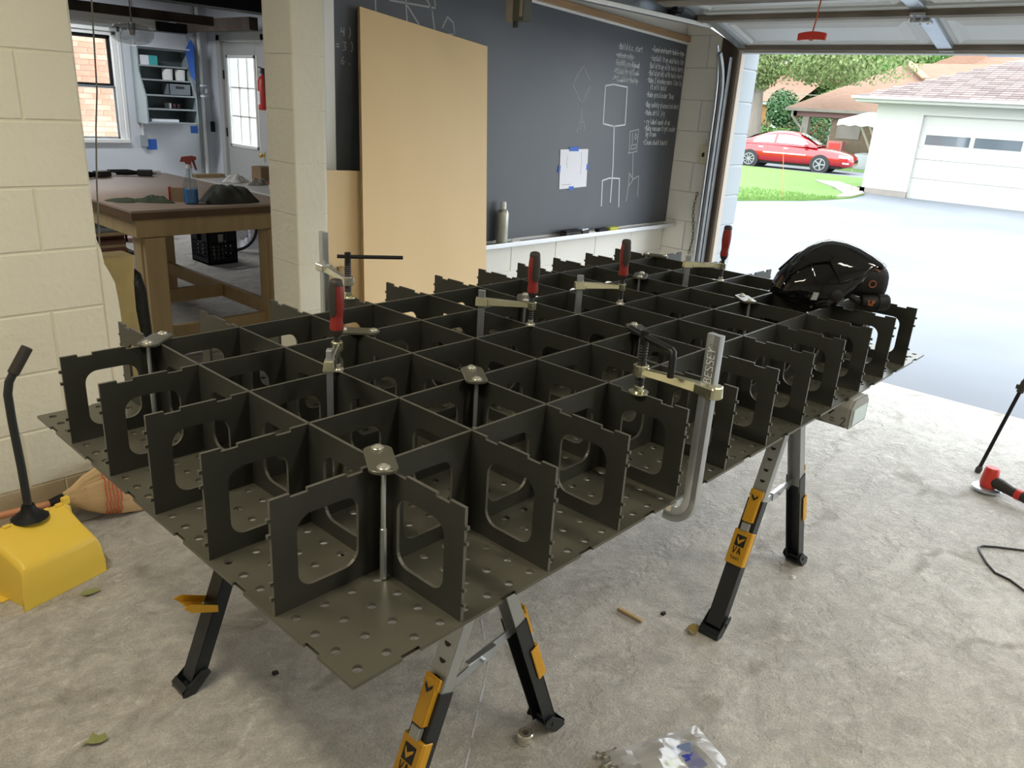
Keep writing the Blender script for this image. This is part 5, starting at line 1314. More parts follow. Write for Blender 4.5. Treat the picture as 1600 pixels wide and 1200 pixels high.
t = thing('pull_switch', 'dark pull switch hanging on a cord beside the workshop door', 'switch', (4.47, 9.20 - .2, 1.05)); o = t.location
b = MB(o); b.cyl((4.44, 9.0, 1.11), (4.43, 9.0, 1.45), .004, 6); b.build('cord', M['wire_grey'], t)
b = MB(o); b.box((4.415, 8.98, .985), (4.465, 9.02, 1.11)); b.build('body', M['matte_black'], t, bevel=.01)
# ceiling members, tube fixture, glass shade
mb = MB(); mb.box((1.4, 6.9, 1.995 + .06), (3.45, 7.0, 2.135)); struct('beam_joist', mb, M['dark_wood'])
mb = MB(); mb.box((1.6, 4.95, 2.05), (4.5, 5.15, 2.25)); struct('beam_steel', mb, M['matte_black'])
mb = MB(); mb.box((4.12, 7.44, 2.10), (4.22, 9.1, 2.225)); struct('beam_header', mb, M['dark_wood'])
ha, hb = at(245, 33, 1, 6.86), at(293, 53, 1, 6.86)
mb = MB(); mb.box((ha.x, 6.86, hb.z), (hb.x, 6.895, ha.z)); struct('beam_hanger', mb, M['matte_black'])
mb = MB(); mb.box((2.4, 9.0, 2.10), (4.3, 9.1, 2.17)); struct('beam_ledger', mb, M['grey_shelf'])
t = thing('tube_fixture', 'white strip light fixture, unlit, under the brown joist', 'light fixture', (2.7, 6.95, 2.02)); o = t.location
b = MB(o); b.box((1.9, 6.90, 1.995), (3.02, 6.99, 2.054)); b.build('housing', M['trim_white'], t, bevel=.004)
b = MB(o); b.cyl((1.95, 6.945, 1.982), (2.98, 6.945, 1.982), .013, 10); b.build('tube', M['trim_white'], t, smooth=50)
b = MB(o); b.box((3.0, 6.91, 1.97), (3.02, 6.98, 1.996)); b.build('end_holder', M['trim_white'], t)
t = thing('glass_shade', 'clear glass bowl shade hanging before the workshop window', 'lamp shade', (2.35, 6.0, 1.95)); o = t.location
p = at(206, 44, 1, 6.0)
b = MB(o); b.lathe(p + Vector((0, 0, .03)), (0, 0, -1), [(0, .03), (.0, .06), (.012, .13), (.05, .165), (.10, .155), (.135, .11), (.15, .03)], 24, caps=False); b.build('bowl', M['shade'], t, smooth=50)
b = MB(o); b.lathe(p + Vector((0, 0, .04)), (0, 0, -1), [(0, .03), (.05, .028), (.09, .018)], 12); b.build('lamp_holder', M['zinc_dull'], t, smooth=40)
b = MB(o); b.cyl(p + Vector((0, 0, .04)), (p.x, p.y, 2.5), .006, 8); b.build('stem', M['wire_grey'], t)

# ------------------------------------------------------------------ workbench and what lies on it
BX0, BX1, BY0, BY1, BZ = 1.21, 2.22, 3.62, 5.45, .88
wbn = thing('workbench', 'heavy lumber workbench with brown hardboard top in the workshop', 'workbench', ((BX0 + BX1) / 2, (BY0 + BY1) / 2, 0)); o = wbn.location
b = MB(o); b.box((BX0, BY0, BZ - .012), (BX1, BY1, BZ)); b.build('hardboard_top', M['bench_top'], wbn)
b = MB(o); b.box((BX0 + .002, BY0 + .002, BZ - .05), (BX1 - .002, BY1 - .002, BZ - .012)); b.build('top_core', M['bench_edge'], wbn)
for nm, a, c in (('apron', (BX0 + .03, BY0 + .03, BZ - .15), (BX1 - .03, BY0 + .07, BZ - .05)), ('apron', (BX0 + .03, BY1 - .07, BZ - .15), (BX1 - .03, BY1 - .03, BZ - .05)), ('apron', (BX0 + .03, BY0 + .07, BZ - .15), (BX0 + .07, BY1 - .07, BZ - .05)), ('apron', (BX1 - .07, BY0 + .07, BZ - .15), (BX1 - .03, BY1 - .07, BZ - .05))):
    b = MB(o); b.box(a, c); b.build(nm, M['pine'], wbn, bevel=.002, seg=1)
for lx in (BX0 + .06, BX1 - .19):
    for ly in (BY0 + .071, BY1 - .165):
        b = MB(o); b.box((lx, ly, 0), (lx + .09, ly + .09, BZ - .05)); lg = b.build('leg', M['pine'], wbn, bevel=.003, seg=1)
        b = MB(o); b.box((lx + .01, ly - .036, .02), (lx + .125, ly - .002, BZ - .155)); b.build('leg_plate', M['pine'], lg, bevel=.002, seg=1)
for a, c in (((BX0 + .15, BY0 + .10, .10), (BX1 - .19, BY0 + .14, .19)), ((BX1 - .145, BY0 + .165, .15), (BX1 - .105, BY1 - .17, .24)), ((BX0 + .15, 4.35, .16), (BX1 - .15, 4.39, .25)), ((BX0 + .03, BY0 + .165, .15), (BX0 + .058, BY1 - .17, .24))):
    b = MB(o); b.box(a, c); b.build('stretcher', M['pine'], wbn, bevel=.002, seg=1)
def heap(name, lab, cat, cx, cy, rx, ry, hgt, m, seed, z=BZ, n=22, lump=.35, rot=0.):
    rq = random.Random(seed); ph = [rq.uniform(0, 6) for _ in range(6)]
    b = MB((cx, cy, z)); rows = []
    for i in range(n + 1):
        row = []
        for j in range(n + 1):
            u, v = i / n * 2 - 1, j / n * 2 - 1
            r = max(abs(u), abs(v)); ang = math.atan2(v, u); s = r / (math.hypot(u, v) or 1)
            wob = 1 + .18 * math.sin(3 * ang + ph[0]) + .1 * math.sin(5 * ang + ph[1])
            x, y = u * s * rx * wob, v * s * ry * wob
            h = hgt * (1 - r ** 2.2) * (1 - lump + lump * (math.sin(u * 6 + ph[2]) * math.sin(v * 5 + ph[3]) + .6 * math.sin(u * 11 + v * 7 + ph[4]))) if r < 1 else 0
            X = cx + x * math.cos(rot) - y * math.sin(rot); Y = cy + x * math.sin(rot) + y * math.cos(rot)
            row.append((X, Y, z + .002 + max(h, .0)))
        rows.append(row)
    b.grid(rows); return b.build(name, m, None, smooth=50, label=lab, cat=cat)
heap('green_rag', 'folded dark green rag at the left front of the workbench', 'rag', 1.33, 4.00, .085, .06, .020, M['cloth_green'], 2, rot=-.5, lump=.12)
heap('work_glove', 'dark green work glove lying right of the green rag', 'glove', 1.47, 3.92, .105, .05, .040, M['cloth_green'], 5, rot=-.6, lump=.18)
heap('jacket', 'charcoal jacket heaped on the front edge of the workbench', 'jacket', 1.835, 3.775, .165, .085, .115, M['cloth_dark'], 8, lump=.13, rot=-.3)
t = thing('small_carton', 'little red and cream carton between the glove and spray bottle', 'box', (1.60, 3.90, BZ)); o = t.location
b = MB(o); b.obox((1.60, 3.90, BZ + .041), (.036, -.026, 0), (.013, .018, 0), (0, 0, .040)); b.build('carton', M['cardboard'], t)
b = MB(o); b.obox((1.565, 3.925, BZ + .042), (.004, -.003, 0), (.0135, .0185, 0), (0, 0, .0405)); b.build('red_edge', M['red_plastic'], t)
t = thing('spray_bottle', 'clear spray bottle of blue cleaner with red trigger head', 'spray bottle', (1.62, 3.78, BZ)); o = t.location
prof = [(0.0008, .030), (.006, .040), (.10, .041), (.135, .034), (.165, .020), (.20, .015), (.215, .015)]
b = MB(o); b.lathe(o, (0, 0, 1), prof, 20); b.build('bottle', M['clear'], t, smooth=40)
b = MB(o); b.lathe(o, (0, 0, 1), [(0.003, .028), (.008, .0385), (.085, .039)], 20); b.build('blue_liquid', M['liquid'], t, smooth=40)
b = MB(o); b.lathe(o + Vector((0, 0, .2)), (0, 0, 1), [(0, .018), (.022, .017)], 14); b.build('collar', M['white_plastic'], t, smooth=40)
b = MB(o); q = o + Vector((0, 0, .222)); A_ = Vector((.80, -.6, 0)); N_ = Vector((.6, .8, 0)) * .013
b.prism([tuple(q - N_ + A_ * x + Vector((0, 0, z))) for x, z in ((-.045, .012), (-.035, .040), (.02, .048), (.042, .042), (.042, .026), (.015, .020), (.012, .0), (-.014, .0), (-.018, .012))], N_ * 2); b.build('sprayer_head', mat('sprayer_red', (.33, .06, .045), .45), t, bevel=.003)
b = MB(o); b.prism([tuple(q - N_ * .6 + A_ * x + Vector((0, 0, z))) for x, z in ((.018, .022), (.032, .022), (.044, -.03), (.036, -.032))], N_ * 1.2); b.build('trigger', bpy.data.materials['sprayer_red'], t, bevel=.002, seg=1)
b = MB(o); b.cyl(o + Vector((0, 0, .01)), o + Vector((0, 0, .21)), .003, 6); b.build('dip_tube', M['wire_grey'], t)
# dark hand tools at the back
def toolish(name, lab, x, y, a, L):
    t = thing(name, lab, 'tool', (x, y, BZ)); t.rotation_euler.z = a
    b = MB(); b.tube([(-L / 2, 0, .022), (-.02, .0, .024), (L * .2, .01, .020)], [.018, .022, .012], 10); b.build('handle', M['matte_black'], t, smooth=50)
    b = MB(); b.obox((L * .32, .012, .024), (.05, .0, 0), (0, .035, 0), (0, 0, .020)); b.build('head', M['handle_black'], t, bevel=.006)
    b = MB(); b.cyl((L * .42, .01, .02), (L * .58, .015, .018), .008, 8); b.build('shaft', M['zinc_dull'], t)
toolish('hand_drill', 'black hand tool lying at the back edge of the workbench', 1.90, 5.30, -.5, .30)
toolish('heat_gun', 'black hand tool at the back left of the workbench by the wall end', 1.60, 5.20, .3, .28)
b = MB((1.66, 5.32, BZ)); b.box((1.50, 5.30, BZ + .0005), (1.80, 5.42, BZ + .02)); b.build('paper_pad', M['paper'], None, label='flat white pad at the far left of the workbench', cat='paper')
b = MB((2.05, 5.40, BZ)); b.box((1.97, 5.36, BZ + .0005), (2.15, 5.43, BZ + .022)); b.build('white_slab', M['paper'], None, label='white slab at the back edge of the workbench behind the tool', cat='slab')
t = thing('blue_white_bottle', 'blue and white bottle at the back left of the workbench', 'bottle', (1.57, 5.37, BZ)); o = t.location
b = MB(o); b.lathe(o, (0, 0, 1), [(0.0205, .035), (.16, .035), (.19, .02)], 14); b.build('body', mat('bottle_blue', (.25, .30, .75), .4), t, smooth=40)
b = MB(o); b.lathe(o + Vector((0, 0, .19)), (0, 0, 1), [(0, .02), (.03, .018)], 12); b.build('cap', M['white_plastic'], t, smooth=40)

# second table, pale top
T2 = thing('folding_table', 'white topped folding table behind the workbench, cluttered with parts', 'table', (2.85, 4.9, 0)); o = T2.location
b = MB(o); b.box((2.26, 3.95, .85), (3.55, 5.15, .88)); b.build('table_top', M['white_plastic'], T2, bevel=.004)
for x in (2.95, 3.45):
    for y in (4.05, 5.05): b = MB(o); b.cyl((x, y, 0), (x, y, .85), .014, 8); b.build('leg', M['zinc_dull'], T2, smooth=50)
b = MB((2.37, 5.08, .881)); b.box((2.27, 5.05, .8805), (2.50, 5.11, .905)); b.build('wood_lath', M['pine'], None, label='yellow pine lath at the back corner of the white table', cat='lath')
def carton(lab, c, hx, hy, hz, a, m=None):
    t = thing('cardboard_box', lab, 'box', (c[0], c[1], .8805)); t.rotation_euler.z = a
    b = MB(); b.box((-hx, -hy, 0), (hx, hy, hz)); b.build('carton', m or M['cardboard'], t, bevel=.002, seg=1)
    b = MB(); b.box((-hx * .98, -.012, hz), (hx * .98, .012, hz + .0008)); b.build('tape_seam', M['tan_stop'], t)
carton('open brown cardboard box on the white table below the door', (2.62, 4.72), .055, .05, .11, .2)
carton('pale cardboard box on the white table near the pier', (2.80, 4.45), .14, .08, .085, -.3, mat('pale_card', (.60, .50, .38), .8))
carton('small brown cardboard box in front of the pale one', (2.60, 4.42), .035, .05, .10, -.2)
heap('wire_tangle', 'tangle of dark wire on the white table', 'wire', 2.50, 4.55, .09, .06, .05, M['wire_grey'], 12, z=.8805, lump=.25)
heap('white_cloth', 'crumpled white cloth on the white table, left of the boxes', 'cloth', 2.42, 4.74, .10, .06, .055, M['trim_white'], 14, z=.8805, lump=.2)
heap('black_strap', 'black strap bundle at the front right of the white table', 'strap', 2.52, 4.12, .12, .05, .05, M['matte_black'], 15, z=.8805)
t = thing('red_cap_jar', 'small jar with red lid on the white table', 'jar', (2.46, 4.30, .8805)); o = t.location
b = MB(o); b.lathe(o, (0, 0, 1), [(0, .03), (.03, .03)], 14); b.build('jar', M['white_plastic'], t, smooth=40)
b = MB(o); b.lathe(o + Vector((0, 0, .03)), (0, 0, 1), [(0, .033), (.022, .032)], 14); b.build('lid', M['red_plastic'], t, smooth=40)

# ------------------------------------------------------------------ under the bench: crate, baskets, shelf of lumber, bicycle parts
cr = thing('milk_crate', 'black milk crate on the workshop floor under the bench', 'crate', (2.95, 6.18, 0)); o = cr.location
cx0, cx1, cy0, cy1, ch = 2.80, 3.08, 6.02, 6.34, .30
mcr = M['matte_black']
b = MB(o); b.box((cx0, cy0, .0), (cx1, cy1, .015)); b.build('base', mcr, cr)
def crate_wall(nm, P0, P1, nrm):
    P0, P1 = Vector(P0), Vector(P1); d = P1 - P0; L = d.length; d.normalize(); n_ = Vector(nrm) * .012
    def bar(s0, s1, z0, z1):
        a, c = P0 + d * s0, P0 + d * s1
        b.hexa([(a.x, a.y, z0), (c.x, c.y, z0), (c.x + n_.x, c.y + n_.y, z0), (a.x + n_.x, a.y + n_.y, z0)], [(a.x, a.y, z1), (c.x, c.y, z1), (c.x + n_.x, c.y + n_.y, z1), (a.x + n_.x, a.y + n_.y, z1)])
    b = MB(o)
    bar(0, L, 0, .05); bar(0, L, ch - .03, ch); bar(0, .025, .05, ch - .03); bar(L - .025, L, .05, ch - .03)
    bar(.025, L * .36, .19, ch - .03); bar(L * .64, L - .025, .19, ch - .03); bar(.025, L - .025, .17, .20)
    for k in range(1, 7): bar(L * k / 7 - .007, L * k / 7 + .007, .05, .18)
    for z in (.08, .115, .15): bar(.02, L - .02, z - .005, z + .005)
    b.build(nm, mcr, cr)
crate_wall('side', (cx0, cy0, 0), (cx1, cy0, 0), (0, 1, 0)); crate_wall('side', (cx0, cy1, 0), (cx1, cy1, 0), (0, -1, 0))
crate_wall('side', (cx0, cy0, 0), (cx0, cy1, 0), (1, 0, 0)); crate_wall('side', (cx1, cy0, 0), (cx1, cy1, 0), (-1, 0, 0))
t = thing('jug', 'pale jug with a loop handle standing in the black crate', 'jug', (2.95, 6.17, .016)); o = t.location
b = MB(o); b.box((2.91, 6.12, .016), (3.01, 6.22, .26)); b.build('body', M['tan_stop'], t, bevel=.015)
b = MB(o); b.tube([(2.93, 6.17, .25), (2.92, 6.17, .32), (2.95, 6.17, .36), (3.01, 6.17, .355), (3.03, 6.17, .26)], .017, 8); b.build('handle', M['trim_white'], t, smooth=50)
t = thing('laundry_basket', 'pink plastic basket on the floor beyond the workbench leg', 'basket', (2.85, 7.65, 0)); o = t.location
b = MB(o)
for z in (.0, .10, .18, .26): 
    b.box((2.65, 7.45, z), (3.05, 7.47, z + .035)); b.box((2.65, 7.45, z), (2.67, 7.85, z + .035)); b.box((3.03, 7.45, z), (3.05, 7.85, z + .035)); b.box((2.65, 7.83, z), (3.05, 7.85, z + .035))
for k in range(6):
    x = 2.65 + k * .077; b.box((x, 7.45, 0), (x + .02, 7.465, .29)); b.box((2.65, 7.45 + k * .077, 0), (2.665, 7.47 + k * .077, .29))
b.build('basket_body', M['pink_plastic'], t)
b = MB(o); b.box((2.64, 7.44, .29), (3.06, 7.46, .31)); b.box((2.64, 7.44, .29), (2.66, 7.86, .31)); b.box((3.04, 7.44, .29), (3.06, 7.86, .31)); b.box((2.64, 7.84, .29), (3.06, 7.86, .31)); b.build('rim', M['pink_plastic'], t, bevel=.004)
t = thing('paper_sack', 'white printed sack leaning behind the pink basket', 'sack', (3.35, 8.0, 0)); o = t.location
b = MB(o); b.box((3.15, 7.9, 0), (3.55, 8.05, .36)); b.build('sack', M['paper'], t, bevel=.03)
b = MB(o); b.prism([(3.30, 7.898, .14), (3.40, 7.898, .12), (3.42, 7.898, .22), (3.34, 7.898, .26)], (0, -.001, 0)); b.build('orange_print', M['orange'], t)
# child's bicycle partly behind the crate
bk = thing('bicycle', 'dark blue bicycle parked behind the black crate', 'bicycle', (3.45, 6.35, 0)); o = bk.location
bd = Vector((.75, -.66, 0)).normalized(); bc = Vector((3.55, 6.30, 0))
for s, nm in ((-.33, 'wheel'), (.33, 'wheel')):
    c = bc + bd * s + Vector((0, 0, .25)); q = []
    for k in range(29): a = 2 * PI * k / 28; q.append(c + bd * (.235 * math.cos(a)) + Vector((0, 0, .235 * math.sin(a))))
    b = MB(o); b.tube(q, .015, 8); w_ = b.build(nm, M['tyre'], bk, smooth=60)
    b = MB(o)
    for k in range(10): a = PI * k / 10; v = bd * (.22 * math.cos(a)) + Vector((0, 0, .22 * math.sin(a))); b.cyl(c - v, c + v, .0016, 4)
    b.build('spokes', M['zinc_dull'], w_)
b = MB(o)
H1, S1, B1, R1, F1 = bc + bd * .22 + Vector((0, 0, .55)), bc - bd * .12 + Vector((0, 0, .56)), bc - bd * .02 + Vector((0, 0, .25)), bc - bd * .33 + Vector((0, 0, .25)), bc + bd * .33 + Vector((0, 0, .25))
for a, c in ((H1, S1), (H1, B1), (S1, B1), (B1, R1), (S1, R1), (H1, F1)): b.cyl(a, c, .014, 8)
b.build('frame', M['bike_blue'], bk, smooth=50)
b = MB(o); hh = H1 + Vector((0, 0, .10)); sdv = Vector((bd.y, -bd.x, 0)); b.cyl(H1, hh, .010, 8); b.tube([hh - sdv * .22 - bd * .05, hh - sdv * .10, hh, hh + sdv * .10, hh + sdv * .22 - bd * .05], .010, 8); b.build('handlebar', M['matte_black'], bk, smooth=50)
b = MB(o); b.obox(S1 + Vector((0, 0, .06)), bd * .11, sdv * .055, (0, 0, .02)); b.cyl(S1, S1 + Vector((0, 0, .05)), .010, 8); b.build('saddle', M['matte_black'], bk, bevel=.012)
heap('white_bundle', 'crumpled white plastic on the floor behind the bicycle', 'bundle', 3.62, 6.72, .22, .15, .30, M['paper'], 31, z=0.0)
b = MB((4.0, 6.7, 0)); b.box((3.95, 6.55, 0), (4.05, 7.15, .62)); b.build('maroon_board', M['maroon'], None, label='dark maroon board standing behind the bicycle', cat='board', bevel=.004)
# stacked lumber and rack seen between wall end and bench leg
rk = thing('lumber_rack', 'low rack of stacked boards beyond the workbench on the left', 'rack', (1.72, 6.55, 0)); o = rk.location
for x in (1.19, 2.24):
    for y in (6.20, 6.90): b = MB(o); b.cyl((x, y, 0), (x, y, .46), .016, 8); b.build('post', M['trim_white'], rk, smooth=50)
for z, m in ((.12, M['dark_wood']), (.296, M['pine']), (.412, M['trim_white'])):
    b = MB(o); b.box((1.18, 6.2, z), (2.25, 6.9, z + .024)); b.build('shelf', m, rk)
for i, (z, y, m) in enumerate(((.1445, 6.24, 'redwood'), (.1815, 6.26, 'pine'), (.2185, 6.25, 'redwood'), (.2555, 6.28, 'redwood'))):
    if 'redwood' not in M: M['redwood'] = mat('reddish_board', (.26, .12, .085), .7, noise=(5, .3), stretch=(.4, 4, 4))
    b = MB((1.7, y + .1, z)); b.box((1.23, y, z), (2.19, y + .22, z + .036)); b.build('board', M[m], None, label=['lowest reddish board in the rack stack', 'pale board second from the bottom in the rack stack', 'third board up in the rack stack, reddish', 'topmost reddish board under the middle rack shelf'][i], cat='board', group='boards on the rack', bevel=.003, seg=1)
t = thing('ribbed_case', 'grey ribbed case on the middle shelf of the rack', 'case', (1.7, 6.5, .3205)); o = t.location
b = MB(o); b.box((1.26, 6.25, .3205), (2.16, 6.7, .404)); b.build('case_body', M['grey_shelf'], t, bevel=.008)
for k in range(14):
    b = MB(o); x = 1.30 + k * .062; b.box((x, 6.243, .328), (x + .03, 6.25, .397)); b.build('rib', M['grey_shelf'], t)
b = MB((1.7, 6.5, .4365)); b.box((1.23, 6.22, .4365), (2.12, 6.8, .482)); b.build('black_case', M['matte_black'], None, label='flat black case on the top of the rack', cat='case', bevel=.01)

# ------------------------------------------------------------------ outside: neighbour garage
GX = 22.0; gg = -.19
ng = thing('neighbour_garage', 'white garage with pinkish shingle hip roof across the driveway', 'garage', (GX + 3, 3.0, gg)); o = ng.location
gy1, gy0, ez = 7.2, -1.2, 2.20
DYa, DYb, DZ = 6.02, .9, 1.88
b = MB(o); b.box((GX, DYa, gg), (GX + .15, gy1, ez)); b.box((GX, gy0, gg), (GX + .15, DYb, ez)); b.box((GX, DYb, DZ), (GX + .15, DYa, ez)); b.build('front_wall', M['siding'], ng)
b = MB(o); b.box((GX + .15, gy1 - .15, gg), (GX + 6.5, gy1, ez)); b.build('side_wall', M['siding'], ng)
b = MB(o); b.box((GX + .15, gy0, gg), (GX + 6.5, gy0 + .15, ez)); b.box((GX + 6.4, gy0, gg), (GX + 6.5, gy1, ez)); b.build('rear_wall', M['siding'], ng)
b = MB(o); b.box((GX - .03, DYa, gg), (GX + .02, gy1 + .03, gg + .16)); b.box((GX - .03, gy1 - .1, gg), (GX + 6.5, gy1 + .03, gg + .16)); b.build('footing', M['pale_concrete'], ng)
b = MB(o); b.box((GX - .02, DYa - .0, gg), (GX + .0, DYa + .06, DZ)); b.box((GX - .02, DYb - .06, DZ), (GX, DYa + .06, DZ + .06)); b.build('door_trim', M['siding'], ng)
zs = [gg, .34, .86, 1.14 - .03, 1.42, DZ]
zs = [gg, .33, .81, 1.10, 1.47, DZ]
b = MB(o)
for za, zb_ in ((zs[0], zs[1]), (zs[1], zs[2]), (zs[2], zs[3])): b.box((GX + .08, DYb, za + .004), (GX + .12, DYa, zb_ - .004))
b.box((GX + .08, DYb, zs[4]), (GX + .12, DYa, DZ)); b.build('door_panel', M['siding'], ng)
gwin = [(5.88, 4.84), (4.74, 3.70), (3.60, 2.56), (2.46, 1.42)]
wz0, wz1 = 1.17, 1.41
b = MB(o)
b.box((GX + .08, DYb, zs[3]), (GX + .12, DYa, wz0)); b.box((GX + .08, DYb, wz1), (GX + .12, DYa, zs[4]))
ys = [DYa] + [y for p in gwin for y in p] + [DYb]
for a, c in zip(ys[0::2], ys[1::2]): b.box((GX + .08, c, wz0), (GX + .12, a, wz1))
b.build('window_rail', M['siding'], ng)
mgl = mat('dark_window_glass', (.09, .11, .13), .04, spec=.8)
for (a, c) in gwin:
    b = MB(o); b.box((GX + .10, c, wz0), (GX + .105, a, wz1)); b.build('pane', mgl, ng)
# roof planes (hip) with fascia and gutter
pitch = .385; ox = .42
rx0, rx1, ry0, ry1 = GX - ox, GX + 6.5 + ox, gy0 - ox, gy1 + ox; rz = 2.27; hw = (rx1 - rx0) / 2
rd = rz + hw * pitch
b = MB(o); A1, A2, A3, A4 = (rx0, ry1, rz), (rx0, ry0, rz), (rx1, ry0, rz), (rx1, ry1, rz); r1, r2 = (rx0 + hw, ry1 - hw, rd), (rx0 + hw, ry0 + hw, rd)
b.face([A1, A2, r2, r1]); b.face([A4, A1, r1]); b.face([A3, A4, r1, r2]); b.face([A2, A3, r2]); b.face([A1, A4, A3, A2]); b.build('roof_deck', M['shingle'], ng)
b = MB(o); b.box((rx0 - .02, ry0, rz - .14), (rx0, ry1 + .02, rz)); b.box((rx0, ry1, rz - .14), (rx1, ry1 + .02, rz)); b.build('fascia', M['siding'], ng)
b = MB(o); b.box((rx0 - .12, ry0, rz - .07), (rx0 - .02, ry1 + .12, rz + .005)); b.box((rx0 - .02, ry1 + .02, rz - .07), (rx1, ry1 + .12, rz + .005)); b.build('gutter', M['siding'], ng, bevel=.01)
b = MB(o); b.box((rx0, ry0, rz - .15), (GX, ry1, rz - .13)); b.build('soffit', M['siding'], ng)
sl = math.sqrt(1 + pitch * pitch); expo = .15
def tab_mesh(m):
    q = MB(); q.hexa([(0, 0, 0), (.155, 0, .155 * pitch), (.155, .26, .155 * pitch), (0, .26, 0)], [(-.004, .006, .022), (.155, .006, .155 * pitch + .008), (.155, .254, .155 * pitch + .008), (-.004, .254, .022)])
    me = bpy.data.meshes.new('shingle'); me.from_pydata([tuple(v) for v in q.v], [], q.f); me.materials.append(m); return me
tabs = [tab_mesh(M['shingle']), tab_mesh(M['shingle']), tab_mesh(M['shingle2'])]
rq = random.Random(17); cnt = 0
rest = MB(o)
for r in range(19):
    dx = r * .145; yt = ry1 - dx - .02
    y = yt - .26 - (.13 if r % 2 else 0)
    while y > 2.6:
        mm = rq.choice(tabs)
        if cnt < 300:
            ob = bpy.data.objects.new('shingle', mm); COL.objects.link(ob); ob.parent = ng; ob.location = Vector((rx0 + dx, y, rz + dx * pitch + .001)) - o; cnt += 1
        else:
            rest.hexa([(rx0 + dx, y, rz + dx * pitch), (rx0 + dx + .15, y, rz + (dx + .15) * pitch), (rx0 + dx + .15, y + .26, rz + (dx + .15) * pitch), (rx0 + dx, y + .26, rz + dx * pitch)], [(rx0 + dx, y + .006, rz + dx * pitch + .022), (rx0 + dx + .15, y + .006, rz + (dx + .15) * pitch + .008), (rx0 + dx + .15, y + .254, rz + (dx + .15) * pitch + .008), (rx0 + dx, y + .254, rz + dx * pitch + .022)])
        y -= .262
if rest.v: rest.build('shingle_field', M['shingle2'], ng, kind='stuff')

# ------------------------------------------------------------------ houses behind
def at_x(u, v, x): return at(u, v, 0, x)
hs = thing('brown_roof_house', 'low tan house with brown roof and carport behind the white garage', 'house', (42, 12, -.3)); o = hs.location
HX = 38.0; g0 = gz(38) - .05
e0, e1 = at_x(1236, 165, HX), at_x(1345, 172, HX)
ez_ = 2.24
b = MB(o); b.box((HX + .6, 6.0, g0), (HX + 9, 15.0, 2.15)); b.build('house_wall', M['tan_wall'], hs)
b = MB(o); b.box((HX + 8.0, 15.0, g0), (HX + 9, 17.0, 2.15)); b.build('carport_back', M['carport_shade'], hs)  # near-black colour stands for the shade inside the carport
b = MB(o); b.box((HX + .2, 15.98, g0), (HX + .5, 16.3, 1.95)); b.build('carport_post', M['pale_concrete'], hs)
b = MB(o); b.box((HX + .15, 13.0, 1.80), (HX + .35, 16.9, 2.03)); b.box((HX + .15, 16.6, 1.80), (HX + 8, 16.9, 2.03)); b.build('fascia', M['purple'], hs)
b = MB(o); b.box((HX - .15, 8.0, 2.03), (HX + .15, 17.1, 2.16)); b.build('gutter', M['pale_concrete'], hs)
b = MB(o); p = Vector((HX - .02, 16.75, 2.05)); b.tube([p, p + Vector((0, .0, -.25)), p + Vector((.2, -.25, -.6)), p + Vector((.2, -.5, -.8)), p + Vector((.2, -.5, -2.2))], .06, 8); b.build('downspout', M['pale_concrete'], hs)
R1_, R2_ = at_x(1418, 98, 43.0), at_x(1470, 98, 43.0)
zr = at_x(1420, 99, 43.0).z
b = MB(o); Aa, Ab, Ac, Ad = (HX - .1, 17.1, 2.16), (HX - .1, 5.0, 2.16), (HX + 10, 5.0, 2.16), (HX + 10, 17.1, 2.16); ra, rb = (43.0, R1_.y, zr), (43.0, 8.0, zr)
b.face([Aa, Ab, rb, ra]); b.face([Ad, Aa, ra]); b.face([Ac, Ad, ra, rb]); b.face([Ab, Ac, rb]); b.face([Aa, Ad, Ac, Ab]); b.build('hip_roof', M['roof_brown'], hs)
b = MB(o); q0, q1_ = at_x(1418, 100, 42.7), at_x(1447, 127, 41.0)
b.beam(q0 + Vector((-.1, 0, .12)), q1_ + Vector((-.1, 0, .12)), .35, .06); b.build('ridge_cap', mat('ridge_tan', (.33, .23, .13), .85), hs)
b = MB(o); v0, v1, v2, v3 = at_x(1436, 107, 46), at_x(1620, 40, 52), at_x(1620, 150, 46), at_x(1440, 150, 46)
b.prism([tuple(v0), tuple(v1), tuple(v2), tuple(v3)], (3, 0, -.2)); b.build('upper_roof', M['roof_brown'], hs)
b = MB(o); w0 = at_x(1545, 86, 46.5); b.box((46.2, w0.y - 1.8, w0.z - .1), (46.3, w0.y, w0.z + .25)); b.build('skylight', mat('skylight_blue', (.08, .13, .22), .2), hs)
aw = at_x(1306, 168, 34); 
b = MB(o); ya_, yb_ = at_x(1303, 180, 34).y, 9.0; n = 16
rows = []
for k in range(n + 1):
    y = ya_ + (yb_ - ya_) * k / n
    rows.append([(37.8, y, 2.12), (34.6, y, 1.72), (34.5, y, 1.50 + .05 * abs(math.sin(k * PI / 2)))])
b.grid(rows); aw_ = b.build('awning', M['trim_white'], hs); m_ = aw_.modifiers.new('thickness', 'SOLIDIFY'); m_.thickness = .03
for y in (ya_ - .9, ya_ - 1.25): b = MB(o); b.beam((34.7, y, 1.6), (36.5, y - .4, -.2), .06, .06); b.build('awning_post', M['tan_stop'], hs)
wn = at_x(1308, 196, 38.5); b = MB(o); b.box((HX + .55, wn.y - 1.1, .9), (HX + .6, wn.y, 1.5)); b.build('window', M['pale_concrete'], hs)
b = MB(o); b.box((HX + .5, 11.6, -.2), (HX + .58, 12.5, 1.0)); b.build('screen_door', M['white_plastic'], hs)
b = MB((36.5, 11.9, -.3)); rows = []
for z, r in ((-.3, .62), (-.1, .70), (.35, .68), (.42, .3)): rows.append([(36.5 + r * math.cos(a * PI / 8), 12.15 + r * math.sin(a * PI / 8), z) for a in range(16)])
b.grid(rows, closed=True); b.build('covered_grill', mat('white_cover', (.38, .40, .43), .7), None, smooth=40, label='white covered grill by the awning posts behind the red car', cat='grill')
